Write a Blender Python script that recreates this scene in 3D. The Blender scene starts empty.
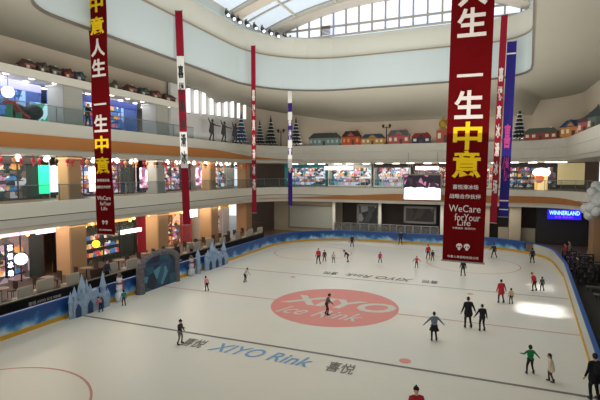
import bpy, bmesh, math, random
from mathutils import Vector, Matrix
random.seed(7)
PI = math.pi
COL = bpy.context.scene.collection

# ------------------------------------------------------------------ camera model
F = 450.0; PITCH = math.atan(28/F); YAW = math.radians(22.1); CZ = 8.0
def ray(px, py):
    xc = (px-300)/F; yc = (200-py)/F
    f = math.cos(PITCH)+yc*math.sin(PITCH); z = -math.sin(PITCH)+yc*math.cos(PITCH)
    return Vector((xc*math.cos(YAW)-f*math.sin(YAW), xc*math.sin(YAW)+f*math.cos(YAW), z))
def G(px, py, z=0.0):
    r = ray(px, py); t = (z-CZ)/r.z
    return (r.x*t, r.y*t)
def onV(px, v, py=172):
    r = ray(px, py); t = v/r.x
    return (r.y*t, CZ+r.z*t)      # u, z
def onU(px, u, py=172):
    r = ray(px, py); t = u/r.y
    return (r.x*t, CZ+r.z*t)      # v, z

# ------------------------------------------------------------------ materials
def lin(c):
    return tuple(((x/255)/12.92 if x/255 <= .04045 else ((x/255+.055)/1.055)**2.4) for x in c)
MATS = {}
def mat(name, c, rough=.6, metal=0, emit=0, var=.12, scale=3.0, spec=.4, c2=None, ecol=None):
    if name in MATS: return MATS[name]
    m = bpy.data.materials.new(name); m.use_nodes = True
    nt = m.node_tree; b = nt.nodes['Principled BSDF']
    col = lin(c); col2 = lin(c2) if c2 else tuple(x*(1-var) for x in col)
    tc = nt.nodes.new('ShaderNodeTexCoord'); n = nt.nodes.new('ShaderNodeTexNoise')
    n.inputs['Scale'].default_value = scale; n.inputs['Detail'].default_value = 3
    mx = nt.nodes.new('ShaderNodeMix'); mx.data_type = 'RGBA'
    mx.inputs[6].default_value = (*col, 1); mx.inputs[7].default_value = (*col2, 1)
    nt.links.new(tc.outputs['Object'], n.inputs['Vector']); nt.links.new(n.outputs['Fac'], mx.inputs[0])
    nt.links.new(mx.outputs[2], b.inputs['Base Color'])
    b.inputs['Roughness'].default_value = rough; b.inputs['Metallic'].default_value = metal
    b.inputs['Specular IOR Level'].default_value = spec
    if emit:
        if ecol: b.inputs['Emission Color'].default_value = (*lin(ecol), 1)
        else: nt.links.new(mx.outputs[2], b.inputs['Emission Color'])
        b.inputs['Emission Strength'].default_value = emit
    MATS[name] = m; return m
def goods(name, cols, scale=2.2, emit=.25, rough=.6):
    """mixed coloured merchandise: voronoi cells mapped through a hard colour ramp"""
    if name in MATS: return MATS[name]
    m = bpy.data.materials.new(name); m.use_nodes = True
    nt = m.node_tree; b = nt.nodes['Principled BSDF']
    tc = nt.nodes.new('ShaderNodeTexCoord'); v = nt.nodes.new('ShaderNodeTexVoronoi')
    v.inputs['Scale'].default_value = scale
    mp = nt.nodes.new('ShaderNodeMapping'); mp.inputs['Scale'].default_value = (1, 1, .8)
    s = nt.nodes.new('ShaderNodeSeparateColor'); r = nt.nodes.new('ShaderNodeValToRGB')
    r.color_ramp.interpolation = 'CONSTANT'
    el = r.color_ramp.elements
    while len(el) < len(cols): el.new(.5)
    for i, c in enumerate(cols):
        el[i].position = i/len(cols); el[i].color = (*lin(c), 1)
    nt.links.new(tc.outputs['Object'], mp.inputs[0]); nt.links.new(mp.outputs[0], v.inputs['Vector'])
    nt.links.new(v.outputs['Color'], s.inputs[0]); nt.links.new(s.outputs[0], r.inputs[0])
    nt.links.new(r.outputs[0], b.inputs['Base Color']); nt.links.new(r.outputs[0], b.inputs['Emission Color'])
    b.inputs['Emission Strength'].default_value = emit; b.inputs['Roughness'].default_value = rough  # own glow of the cells stands in for shop lighting
    MATS[name] = m; return m
def glassm(name, c, alpha=.25, rough=.05):
    if name in MATS: return MATS[name]
    m = bpy.data.materials.new(name); m.use_nodes = True
    nt = m.node_tree; b = nt.nodes['Principled BSDF']; out = nt.nodes['Material Output']
    b.inputs['Base Color'].default_value = (*lin(c), 1); b.inputs['Roughness'].default_value = rough
    t = nt.nodes.new('ShaderNodeBsdfTransparent'); t.inputs[0].default_value = (.93, .96, .97, 1)
    mx = nt.nodes.new('ShaderNodeMixShader'); mx.inputs[0].default_value = alpha
    nt.links.new(t.outputs[0], mx.inputs[1]); nt.links.new(b.outputs[0], mx.inputs[2]); nt.links.new(mx.outputs[0], out.inputs[0])
    MATS[name] = m; return m

TAUPE = mat('taupe_plaster', (150, 147, 133), .9, var=.08, scale=.3)
TAUPE_D = mat('taupe_plaster_dark', (188, 176, 158), .9, var=.14, scale=.25)
WHITE = mat('white_panel', (178, 188, 187), .6, var=.04, scale=.3)
CREAM = mat('cream_panel', (206, 205, 192), .6, var=.06, scale=.3)
FASC = mat('fascia_paint', (208, 206, 194), .6, var=.07, scale=.4)
FASCL = mat('fascia_paint_brightened', (234, 231, 216), .6, var=.06, scale=.4)  # fascia paint brightened in colour for light missing on the middle slab
FASC2 = mat('fascia_paint_grey', (216, 214, 202), .6, var=.07, scale=.4)
ORANGE = mat('orange_strip', (190, 124, 64), .6, var=.15, scale=.5)
TRIMD = mat('bronze_trim', (96, 88, 76), .5)
TILE = mat('mall_tile', (128, 108, 90), .35, var=.2, scale=1)
SLAB = mat('slab_soffit', (178, 172, 160), .8)
WOOD = mat('tan_stone_column', (186, 148, 108), .6, var=.18, scale=.8)
BEIGE = mat('beige_cladding', (172, 160, 138), .7, var=.1, scale=.6)
DARK = mat('dark_interior', (62, 52, 46), .8, var=.4, scale=1.2)
BLACK = mat('black_paint', (18, 17, 18), .5, var=.3)
STEEL = mat('brushed_steel', (150, 150, 148), .35, metal=.7)
GLASS = glassm('clear_glass', (90, 110, 108), .14)
LIT = mat('white_light', (255, 250, 240), .5, emit=3.0, var=.02)
LITC = mat('cool_light', (225, 235, 255), .5, emit=2.2, var=.02)
WARM = mat('warm_light', (255, 200, 110), .5, emit=2.5, var=.05)
ROSE = mat('pale_rose', (205, 150, 140), .5)
RED = mat('banner_red', (90, 8, 12), .9, var=.06, spec=.04)
RED2 = mat('banner_crimson', (134, 28, 44), .9, var=.15, spec=.06)
PURPLE = mat('banner_purple', (60, 38, 112), .9, var=.2, spec=.06)
BLUEB = mat('banner_blue', (34, 42, 118), .9, spec=.06, var=.35, scale=.6, c2=(62, 40, 112))
YEL = mat('lettering_yellow', (222, 184, 26), .8, spec=.1)
LWHITE = mat('lettering_white', (206, 196, 188), .8, spec=.1)
SNOW = mat('snow_white', (226, 232, 238), .7)

# ------------------------------------------------------------------ mesh helpers
def link(name, bm, m, parent=None, smooth=False):
    me = bpy.data.meshes.new(name); bm.normal_update(); bm.to_mesh(me); bm.free()
    for x in (m if isinstance(m, (list, tuple)) else [m]): me.materials.append(x)
    if smooth:
        for p in me.polygons: p.use_smooth = True
    o = bpy.data.objects.new(name, me); COL.objects.link(o)
    if parent is not None: o.parent = parent
    return o
def tag(o, label=None, cat=None, group=None, kind=None):
    if label: o['label'] = label
    if cat: o['category'] = cat
    if group: o['group'] = group
    if kind: o['kind'] = kind
    return o
def empty(name, loc=(0, 0, 0), rz=0, label=None, cat=None, group=None):
    o = bpy.data.objects.new(name, None); COL.objects.link(o)
    o.location = loc; o.rotation_euler = (0, 0, rz); o.empty_display_size = .2
    return tag(o, label, cat, group)
def struct(name, bm, m, parent=None, smooth=False):
    o = link(name, bm, m, parent, smooth); o['kind'] = 'structure'; return o
def box(bm, c, s, rz=0, mi=0, bev=0):
    r = bmesh.ops.create_cube(bm, size=1)
    M = Matrix.Translation(c) @ Matrix.Rotation(rz, 4, 'Z') @ Matrix.Diagonal((*s, 1))
    bmesh.ops.transform(bm, matrix=M, verts=r['verts'])
    fs = {f for v in r['verts'] for f in v.link_faces}
    for f in fs: f.material_index = mi
    if bev:
        es = {e for v in r['verts'] for e in v.link_edges}
        bmesh.ops.bevel(bm, geom=list(es), offset=bev, segments=2, affect='EDGES')
def cyl(bm, a, b, r1, r2=None, seg=12, mi=0):
    a = Vector(a); b = Vector(b); r2 = r1 if r2 is None else r2
    q = (b-a).to_track_quat('Z', 'Y'); X = q @ Vector((1, 0, 0)); Y = q @ Vector((0, 1, 0))
    A = []; B = []
    for i in range(seg):
        t = 2*PI*i/seg; d = X*math.cos(t)+Y*math.sin(t); A.append(bm.verts.new(a+d*max(r1, 1e-4))); B.append(bm.verts.new(b+d*max(r2, 1e-4)))
    fs = [bm.faces.new(A[::-1]), bm.faces.new(B)]
    for i in range(seg): fs.append(bm.faces.new((A[i], A[(i+1) % seg], B[(i+1) % seg], B[i])))
    for f in fs: f.material_index = mi
def ball(bm, c, s, seg=12, mi=0):
    s = (s, s, s) if not isinstance(s, (tuple, list)) else s
    vs = max(6, seg*2//3); c = Vector(c); rows = []
    for k in range(1, vs):
        p = PI*k/vs; z = math.cos(p); r = math.sin(p)
        rows.append([bm.verts.new((c.x+s[0]*r*math.cos(2*PI*i/seg), c.y+s[1]*r*math.sin(2*PI*i/seg), c.z+s[2]*z)) for i in range(seg)])
    T = bm.verts.new((c.x, c.y, c.z+s[2])); Bt = bm.verts.new((c.x, c.y, c.z-s[2])); fs = []
    for i in range(seg):
        j = (i+1) % seg; fs.append(bm.faces.new((T, rows[0][i], rows[0][j]))); fs.append(bm.faces.new((Bt, rows[-1][j], rows[-1][i])))
        for k in range(len(rows)-1): fs.append(bm.faces.new((rows[k][i], rows[k+1][i], rows[k+1][j], rows[k][j])))
    for f in fs: f.material_index = mi
def prism(bm, pts, y0, y1, mi=0):
    """polygon given in x,z extruded along y"""
    a = [bm.verts.new((x, y0, z)) for x, z in pts]; b = [bm.verts.new((x, y1, z)) for x, z in pts]
    n = len(pts); fs = [bm.faces.new(a), bm.faces.new(b[::-1])]
    for i in range(n): fs.append(bm.faces.new((a[i], b[i], b[(i+1) % n], a[(i+1) % n])))
    for f in fs: f.material_index = mi
    bmesh.ops.recalc_face_normals(bm, faces=fs)
def rrect(v0, v1, u0, u1, rnl, rfl, rfr, rnr, off=0, n=10, m=14):
    """closed loop: near-left -> far-left -> far-right -> near-right"""
    v0 -= off; v1 += off; u0 -= off; u1 += off
    rnl, rfl, rfr, rnr = [max(.05, r+off) for r in (rnl, rfl, rfr, rnr)]
    P = []
    def arc(cx, cy, r, a0, a1):
        for i in range(n+1):
            a = a0+(a1-a0)*i/n; P.append((cx+r*math.cos(a), cy+r*math.sin(a)))
    def seg(to):
        a = P[-1]
        for i in range(1, m): P.append((a[0]+(to[0]-a[0])*i/m, a[1]+(to[1]-a[1])*i/m))
    arc(v0+rnl, u0+rnl, rnl, 1.5*PI, PI); seg((v0, u1-rfl))
    arc(v0+rfl, u1-rfl, rfl, PI, .5*PI); seg((v1-rfr, u1))
    arc(v1-rfr, u1-rfr, rfr, .5*PI, 0); seg((v1, u0+rnr))
    arc(v1-rnr, u0+rnr, rnr, 0, -.5*PI); seg((v0+rnl, u0))
    return P
def sweep(loopf, prof, closed=True, sel=None, zf=None):
    """loopf(off)->loop ; prof list of (off,z) ; sel(i,(v,u)) keeps segment"""
    bm = bmesh.new(); rings = []
    for k, (off, z) in enumerate(prof):
        L = loopf(off); rings.append([bm.verts.new((p[0], p[1], z if zf is None else zf(k, p, z))) for p in L])
    N = len(rings[0])
    base = loopf(0)
    for k in range(len(prof)-1 if not closed else len(prof)):
        A = rings[k]; B = rings[(k+1) % len(prof)]
        for i in range(N):
            j = (i+1) % N
            if sel and not (sel(base[i]) and sel(base[j])): continue
            bm.faces.new((A[i], A[j], B[j], B[i]))
    bmesh.ops.remove_doubles(bm, verts=bm.verts, dist=1e-5)
    bmesh.ops.delete(bm, geom=[v for v in bm.verts if not v.link_faces], context='VERTS')
    return bm
def poly(bm, pts, z, mi=0):
    f = bm.faces.new([bm.verts.new((x, y, z)) for x, y in pts]); f.material_index = mi
    if f.normal.z < 0: f.normal_flip()
    return f
def text_mesh(body, size, bold=0.0, extrude=.01, shear=0, fit_w=None, fit_h=None, align='CENTER', space=1.0):
    c = bpy.data.curves.new('txt', 'FONT'); c.body = body; c.size = size; c.offset = bold
    c.extrude = extrude; c.align_x = 'LEFT'; c.shear = shear; c.resolution_u = 3; c.space_character = space
    o = bpy.data.objects.new('txt', c); COL.objects.link(o); bpy.context.view_layer.update()
    me = bpy.data.meshes.new_from_object(o.evaluated_get(bpy.context.evaluated_depsgraph_get()))
    bpy.data.objects.remove(o); bpy.data.curves.remove(c)
    xs = [v.co.x for v in me.vertices]; ys = [v.co.y for v in me.vertices]
    w = max(xs)-min(xs); h = max(ys)-min(ys); cx = (max(xs)+min(xs))/2; cy = (max(ys)+min(ys))/2
    sx = fit_w/w if fit_w else 1; sy = fit_h/h if fit_h else sx
    for v in me.vertices: v.co.x = (v.co.x-cx)*sx; v.co.y = (v.co.y-cy)*sy
    me.materials.clear(); return me
def lettering(name, body, m, parent, loc, size=1, rot=(PI/2, 0, 0), label=None, **k):
    me = text_mesh(body, size, **k); me.name = name; me.materials.append(m)
    o = bpy.data.objects.new(name, me); COL.objects.link(o); o.parent = parent
    o.location = loc; o.rotation_euler = rot
    if label: o['label'] = label
    return o

def clothes(c): return mat('cloth_%d_%d_%d' % c, c, .85, var=.2, scale=6)
# ------------------------------------------------------------------ plan of the place
VL, VR, UN, UF = -21.0, 5.9, -.6, 51.0
def taper(L, mid=-8.0, half=13.0):
    # the right-hand side of the hall runs a few degrees inward toward the near end
    return [(v-max(0, 39-u)*.085*max(0, min(1.1, (v-mid)/half)), u) for v, u in L]
RINK = lambda off=0: taper(rrect(VL, VR, UN, UF, 8, 8.5, 6.5, 5, off))
BALC = lambda off=0: rrect(-27.4, 7.6, .7, 55, 3, 6.5, 5, 3, off)
BALC2 = lambda off=0: rrect(-27.4, 9.6, .7, 55, 3, 6.5, 5, 3, off)
WELL = lambda off=0: taper(rrect(-20.7, 3.3, 14.6, 42.8, 2.8, 8, 3.0, 3, off), half=11.3)
def rev_ok(p): return p[1] > 1.5          # leaves out the near side, where the viewer stands

# floor
bm = bmesh.new(); poly(bm, [(-45, -12), (22, -12), (22, 72), (-45, 72)], -.03)
struct('floor', bm, TILE)

# ice
icem = bpy.data.materials.new('ice'); icem.use_nodes = True; nt = icem.node_tree; b = nt.nodes['Principled BSDF']
tc = nt.nodes.new('ShaderNodeTexCoord'); n1 = nt.nodes.new('ShaderNodeTexNoise'); n1.inputs['Scale'].default_value = .16; n1.inputs['Detail'].default_value = 6
rp = nt.nodes.new('ShaderNodeValToRGB'); rp.color_ramp.elements[0].position = .35; rp.color_ramp.elements[1].position = .65
rp.color_ramp.elements[0].color = (*lin((218, 219, 210)), 1); rp.color_ramp.elements[1].color = (*lin((228, 222, 208)), 1)  # faint tone patches stand in for pinkish and bluish reflections on the ice
nt.links.new(tc.outputs['Object'], n1.inputs['Vector']); nt.links.new(n1.outputs['Fac'], rp.inputs[0]); nt.links.new(rp.outputs[0], b.inputs['Base Color'])
b.inputs['Roughness'].default_value = .3; b.inputs['Specular IOR Level'].default_value = .3
bm = bmesh.new(); bmesh.ops.recalc_face_normals(bm, faces=[poly(bm, RINK(), .0)])
ice = struct('floor.001', bm, icem)
GREYL = mat('line_grey', (120, 116, 110), .5); REDL = mat('line_red', (204, 138, 126), .5); PINK = mat('circle_pink', (222, 142, 134), .5, var=.06)
BLUEL = mat('line_text_blue', (124, 166, 204), .5); ICEW = mat('ice_lettering', (212, 208, 196), .5)
def strip(name, y, w, m, parent=ice, x0=VL, x1=VR):
    bm = bmesh.new(); poly(bm, [(x0, y-w/2), (x1, y-w/2), (x1, y+w/2), (x0, y+w/2)], .006); struct(name, bm, m, parent)
strip('ice_line', 18.3, .17, GREYL, x1=4.0); strip('ice_line', 25.2, .1, REDL, x1=4.6); strip('ice_line', 32.3, .1, GREYL, x1=5.2)
strip('ice_line', 47.2, .05, REDL, x0=-19.8, x1=3.6)
def ring(name, cx, cy, r, w, m, z=.006):
    bm = bmesh.new(); N = 64
    a = [bm.verts.new((cx+(r-w/2)*math.cos(2*PI*i/N), cy+(r-w/2)*math.sin(2*PI*i/N), z)) for i in range(N)]
    c = [bm.verts.new((cx+(r+w/2)*math.cos(2*PI*i/N), cy+(r+w/2)*math.sin(2*PI*i/N), z)) for i in range(N)]
    for i in range(N): bm.faces.new((a[i], c[i], c[(i+1) % N], a[(i+1) % N]))
    struct(name, bm, m, ice)
ring('faceoff_circle', -15.5, 9, 3.8, .09, REDL); ring('faceoff_circle', -15.5, 41.6, 3.8, .07, REDL); ring('faceoff_circle', -.7, 41.6, 3.8, .07, REDL)
ring('faceoff_circle', -.7, 9, 3.8, .09, REDL)
CCX, CCY = -8.1, 25.4
bm = bmesh.new(); poly(bm, [(CCX+3.8*math.cos(2*PI*i/72), CCY+3.8*math.sin(2*PI*i/72)) for i in range(72)], .008)
disc = struct('center_circle', bm, PINK, ice)
def dot(px, py, r=.25):
    g = G(px, py); bm = bmesh.new(); poly(bm, [(g[0]+r*math.cos(2*PI*i/20), g[1]+r*math.sin(2*PI*i/20)) for i in range(20)], .009); struct('ice_dot', bm, PINK, ice)
dot(405, 361); dot(293, 277, .2); dot(470, 294, .2)
flat = (0, 0, 0)
o = lettering('ice_lettering', 'XIYO', ICEW, ice, (CCX+.1, CCY+.45, .013), rot=flat, bold=.03, extrude=.001, fit_w=6.9, fit_h=1.95, shear=.25); o['kind'] = 'structure'
o = lettering('ice_lettering', 'Ice Rink', ICEW, ice, (CCX-.3, CCY-1.75, .013), rot=flat, bold=.004, extrude=.001, fit_w=5.0, fit_h=1.35, shear=.5); o['kind'] = 'structure'
g0 = G(265, 360); tx = g0[0]
for body, x, w, h, m, y, rz in (('XIYO Rink', -8.9, 4.9, .95, BLUEL, 17.25, 0), ('喜悦', -12.35, 1.15, .95, GREYL, 17.25, 0), ('喜悦', -5.2, 1.15, .95, GREYL, 17.25, 0),
                            ('XIYO Rink', -7.2, 5.2, .95, GREYL, 33.5, PI), ('喜悦', -11, 1.15, .95, GREYL, 33.5, PI), ('喜悦', -3.4, 1.15, .95, GREYL, 33.5, PI)):
    o = lettering('ice_lettering', body, m, ice, (x, y, .013), rot=(0, 0, rz), bold=.01, extrude=.001, fit_w=w, fit_h=h, shear=.3 if body[0] == 'X' else 0); o['kind'] = 'structure'

# ------------------------------------------------------------------ rink barrier
bd = bpy.data.materials.new('board_print'); bd.use_nodes = True; nt = bd.node_tree; b = nt.nodes['Principled BSDF']
tc = nt.nodes.new('ShaderNodeTexCoord'); n1 = nt.nodes.new('ShaderNodeTexNoise'); n1.inputs['Scale'].default_value = 1.1; n1.inputs['Detail'].default_value = 5
sp = nt.nodes.new('ShaderNodeSeparateXYZ'); ma = nt.nodes.new('ShaderNodeMath'); ma.operation = 'MULTIPLY_ADD'
ma.inputs[1].default_value = -.55; rp = nt.nodes.new('ShaderNodeValToRGB'); e = rp.color_ramp.elements
e[0].position = .1; e[0].color = (*lin((24, 70, 132)), 1); e[1].position = .46; e[1].color = (*lin((190, 205, 220)), 1)
q = e.new(.22); q.color = (*lin((40, 108, 176)), 1); q = e.new(.34); q.color = (*lin((120, 170, 205)), 1)
nt.links.new(tc.outputs['Object'], n1.inputs['Vector']); nt.links.new(tc.outputs['Object'], sp.inputs[0])
nt.links.new(sp.outputs[2], ma.inputs[0]); nt.links.new(n1.outputs['Fac'], ma.inputs[2]); nt.links.new(ma.outputs[0], rp.inputs[0]); nt.links.new(rp.outputs[0], b.inputs['Base Color'])
b.inputs['Roughness'].default_value = .4
BBLUE = mat('rail_blue', (34, 92, 168), .4); KICK = mat('kick_yellow', (206, 160, 44), .5)
PALEB = mat('board_pale', (196, 196, 186), .35, var=.08)
bar = empty('rink_barrier', label='blue and white printed rink barrier with a yellow kick strip around the ice', cat='barrier')
link('board_panel', sweep(RINK, [(0, .22), (0, 1.08), (.12, 1.08), (.12, .22)], sel=lambda p: p[0] < 4.2), bd, bar)
link('board_panel', sweep(RINK, [(0, .22), (0, 1.08), (.12, 1.08), (.12, .22)], sel=lambda p: p[0] >= 4.0), PALEB, bar)
link('kick_plate', sweep(RINK, [(-.03, 0), (-.03, .22), (.12, .22), (.12, 0)]), KICK, bar)
link('top_rail', sweep(RINK, [(-.04, 1.08), (-.04, 1.16), (.16, 1.16), (.16, 1.08)]), BBLUE, bar)

# ------------------------------------------------------------------ balconies
Z2, Z3 = 6.0, 11.4
def bslab(name, zt, zb, out=8, LP=BALC, m=None):
    bm = sweep(LP, [(0, zt), (-.02, zt-.9), (-.12, zt-1.0), (-.12, zb+.35), (-.04, zb+.3), (.05, zb), (out, zb), (out, zt)])
    return struct(name, bm, m or FASC)
s2 = bslab('balcony_slab', Z2, 4.15, LP=BALC2, m=FASCL); s3 = bslab('balcony_slab.001', Z3, 9.15)
# lower face darker band of the second level fascia
struct('trim_1', sweep(BALC2, [(-.13, 5.0), (-.2, 4.95), (-.16, 4.5), (-.13, 4.5)]), FASC2, smooth=False)
struct('trim_2', sweep(BALC2, [(-.125, 5.06), (-.15, 5.06), (-.15, 5.0), (-.125, 5.0)]), TRIMD)
struct('trim_3', sweep(BALC, [(-.005, Z3-.88), (-.14, Z3-.9), (-.14, Z3-.97), (-.12, Z3-.97)]), FASC2)
# orange swoosh strips on the fascias
def swoosh(name, zr, sel, LP=BALC):
    L = LP(-.22); bm = bmesh.new(); prev = None
    for p in L:
        if not sel(p): prev = None; continue
        z0, z1 = zr(p)
        cur = (bm.verts.new((p[0], p[1], z0)), bm.verts.new((p[0], p[1], z1)))
        if prev: bm.faces.new((prev[0], cur[0], cur[1], prev[1]))
        prev = cur
    return struct(name, bm, ORANGE)
def zr3(p):
    t = 0 if p[1] < 42 else min(1, (p[1]-42)/(54.5-42)); t = t if p[0] < -20 else 1
    return 9.55+.02*t, 9.6+.85*(1-t)**.8
swoosh('trim_4', zr3, lambda p: p[0] < -21.5 and p[1] > 1.5)
def zr2(p):
    if p[0] < 2: t = max(0, min(1, (p[0]+24)/14)); return 4.55, 4.6+.75*t
    s = max(0, min(1, (55-p[1])/6)); s = s*s*(3-2*s)
    return 4.62-.1*s, 5.35-.7*s
swoosh('trim_5', zr2, lambda p: (p[1] > 51 and p[0] < 2) or (p[0] >= 2 and p[1] > 38), BALC2)
struct('floor.002', sweep(BALC2, [(.15, Z2+.01), (7.9, Z2+.01)], closed=False), TILE)
struct('floor.003', sweep(BALC, [(.15, Z3+.01), (7.9, Z3+.01)], closed=False, sel=lambda p: p[0] < -26), TILE)

# glass balustrades, bay by bay
def balustrade(z, sel, label, BALC=BALC, cat='railing', h=1.15):
    t = empty('glass_balustrade', label=label, cat=cat)
    link('glass_panel', sweep(BALC, [(.12, z+.02), (.12, z+h-.05), (.14, z+h-.05), (.14, z+.02)], sel=sel), GLASS, t)
    link('handrail', sweep(BALC, [(.09, z+h-.05), (.09, z+h), (.17, z+h), (.17, z+h-.05)], sel=sel), STEEL, t)
    L = BALC(.16)
    for i, p in enumerate(L):
        if sel(p) and i % 2 == 0: bm = bmesh.new(); box(bm, (p[0], p[1], z+h/2), (.05, .05, h)); link('baluster', bm, STEEL, t)
balustrade(Z2, rev_ok, 'clear glass balustrade with steel handrail along the middle balcony', BALC2)
balustrade(Z3, lambda p: p[0] < -26 and 1.5 < p[1] < 40, 'clear glass balustrade with steel handrail on the upper left balcony')

# ------------------------------------------------------------------ ceiling soffit, well, roof
def zsoff(k, p, z):
    if k == 0: return 16.0
    if p[0] < -22 and p[1] < 46: return 17.0
    if p[1] > 50 and p[0] < 5: 
        return 14.4+ (max(0, -16-p[0])/14)*2.4
    return 16.0
SOFO = lambda off=0: rrect(-29.6, 9.2, -4, 57.2, 3, 7, 5, 3, off)
def ruled():
    A = WELL(0); B = SOFO(0); bm = bmesh.new()
    for i in range(len(A)):
        pass
    K = 6; rings = []
    for k in range(K+1):
        t = k/K; R = []
        for a, c in zip(A, B):
            zo = zsoff(1, c, 0); s = t
            if c[1] > 44 and c[0] > -24: s = t**1.6
            R.append(bm.verts.new((a[0]+(c[0]-a[0])*t, a[1]+(c[1]-a[1])*t, 16+(zo-16)*s)))
        rings.append(R)
    N = len(A)
    for k in range(K):
        for i in range(N):
            j = (i+1) % N; bm.faces.new((rings[k][i], rings[k][j], rings[k+1][j], rings[k+1][i]))
    return bm
struct('ceiling', ruled(), TAUPE, smooth=True)
# upper wall behind the decorations
def upper():
    bm = bmesh.new(); L = SOFO(0); N = len(L); prev = None
    for i in range(N+1):
        p = L[i % N]
        if p[1] < 0: prev = None; continue
        zb = 14.6 if (p[0] < -29 and p[1] < 37.5) else Z3-.1
        cur = (bm.verts.new((p[0], p[1], zb)), bm.verts.new((p[0], p[1], zsoff(1, p, 0)+.02)))
        if prev: bm.faces.new((prev[0], cur[0], cur[1], prev[1]))
        prev = cur
    return bm
struct('wall_upper', upper(), TAUPE_D, smooth=True)
# ledge over the upper left storefronts
bm = bmesh.new(); box(bm, (-32.2, 18.7, 14.55), (9.2, 37.5, .3)); box(bm, (-27.7, 18.7, 14.45), (.25, 37.5, .55))
struct('trim_6', bm, FASC2)
# white panel wall with tubes (upper left, far half)
bm = bmesh.new(); box(bm, (-29.2, 43.5, 14.1), (.3, 12.5, 5.6)); struct('wall_left', bm, mat('cool_panel', (214, 214, 212), .6))
bm = bmesh.new(); box(bm, (-33, 37.6, 13), (7.5, .3, 3.4)); struct('wall_partition', bm, BEIGE)

# well walls
WT = 21.2
struct('wall_well', sweep(WELL, [(0, 16), (0, 19.1), (.25, 19.12), (.25, WT), (.5, WT), (.5, 16.12), (.02, 16.12)]), WHITE)
struct('trim_7', sweep(WELL, [(-.06, 15.94), (-.06, 16.1), (.05, 16.1), (.05, 15.94)]), TRIMD)
struct('trim_8', sweep(WELL, [(-.05, 19.08), (-.05, 19.2), (.2, 19.2), (.2, 19.08)]), mat('rail_brown', (140, 124, 100), .5))
struct('trim_9', sweep(WELL, [(.22, 19.2), (.22, 21.1), (.24, 21.1), (.24, 19.2)]), CREAM)
def zv(v): return 21.6+2.4*(1-((v+8.75)/11.9)**2)
# clerestory windows (far gable)
RIB = mat('roof_rib', (196, 188, 174), .6); MUL = mat('mullion', (170, 166, 158), .5)
wn = empty('window_1'); wn['kind'] = 'structure'
bm = bmesh.new(); N = 24
for i in range(N):
    a = -20.4+23.3*i/N; c = -20.4+23.3*(i+1)/N
    bm.faces.new([bm.verts.new(x) for x in ((a, 42.9, WT), (c, 42.9, WT), (c, 42.9, zv(c)), (a, 42.9, zv(a)))])
skyp = mat('window_sky', (196, 208, 236), .3, emit=.8, var=.25, scale=.5, c2=(240, 242, 248))
o = link('pane', bm, skyp, wn); o['kind'] = 'structure'
bm = bmesh.new()
for i in range(19):
    v = -20.2+i*1.27
    if v < 2.9: box(bm, (v, 42.8, (WT+zv(v))/2), (.14, .2, zv(v)-WT))
box(bm, (-8.75, 42.78, 22.15), (23.4, .2, .16)); box(bm, (-8.75, 42.7, WT+.05), (23.4, .3, .12))
o = link('window_frame', bm, MUL, wn); o['kind'] = 'structure'
bm = bmesh.new()
for k in range(7): box(bm, (-14.6, 42.65, 21.45+.13*k), (.95, .08, .06))
o = link('louver', bm, mat('louver_brown', (96, 80, 60), .5), wn); o['kind'] = 'structure'
# side clerestory sill + roof ribs
def arc_rib(name, u, w, h, m, dz=0):
    bm = bmesh.new(); N = 28; R = []
    for i in range(N+1):
        v = -20.8+24.1*i/N; z = zv(v)+dz
        R.append([bm.verts.new(x) for x in ((v, u-w/2, z), (v, u+w/2, z), (v, u+w/2, z+h), (v, u-w/2, z+h))])
    for i in range(N):
        for k in range(4): bm.faces.new((R[i][k], R[i+1][k], R[i+1][(k+1) % 4], R[i][(k+1) % 4]))
    return struct(name, bm, m)
for k, (u, w) in enumerate(((42.0, 1.9), (35.5, 1.3), (30.2, .5), (25, 1.2), (19.5, .5), (14.2, 1.2))):
    arc_rib('roof_rib', u, w, .45, RIB, -.1)
for k in range(9): arc_rib('roof_mullion', 16.5+k*3.0, .12, .15, MUL, .05)
bm = bmesh.new()
for v in (-20.6, -17, -13, -8.75, -4.5, -.5, 3): box(bm, (v, 27.3, zv(v)+.1), (.16, 30, .18))
struct('roof_purlin', bm, RIB)
bm = bmesh.new(); N = 24
for i in range(N):
    a = -20.8+24.1*i/N; c = -20.8+24.1*(i+1)/N
    bm.faces.new([bm.verts.new(x) for x in ((a, 12.5, zv(a)+.2), (c, 12.5, zv(c)+.2), (c, 42.2, zv(c)+.2), (a, 42.2, zv(a)+.2))])
struct('window_2', bm, glassm('roof_glass', (205, 222, 235), .35, .3))
# roof edge gutters closing the vault to the well
for x in (-20.8, 3.4):
    bm = bmesh.new(); box(bm, (x, 27.3, 21.45), (.5, 30.5, .8)); struct('trim_10', bm, WHITE)

# rest of the roof around the well keeps daylight out
bm = bmesh.new(); bb = [(-45, -12), (22, -12), (22, 72), (-45, 72)]
for (a, c) in (((-45, -12), (-21.2, 72)), ((3.9, -12), (22, 72)), ((-21.2, -12), (3.9, 13.9)), ((-21.2, 43.4), (3.9, 72))):
    box(bm, ((a[0]+c[0])/2, (a[1]+c[1])/2, 18.6), (c[0]-a[0], c[1]-a[1], .3))
struct('ceiling.001', bm, TAUPE_D)

# outer back walls of the mall
WALLM = mat('mall_back_wall', (120, 98, 80), .8, var=.3, scale=.4)
bm = bmesh.new(); box(bm, (-36.6, 27, 9), (.3, 66, 19)); struct('wall_left.001', bm, WALLM)
bm = bmesh.new(); box(bm, (-12, 64.2, 9), (50, .3, 19)); struct('wall_back', bm, WALLM)
bm = bmesh.new(); box(bm, (17.8, 27, 9), (.3, 66, 19)); struct('wall_right', bm, WALLM)

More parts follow.
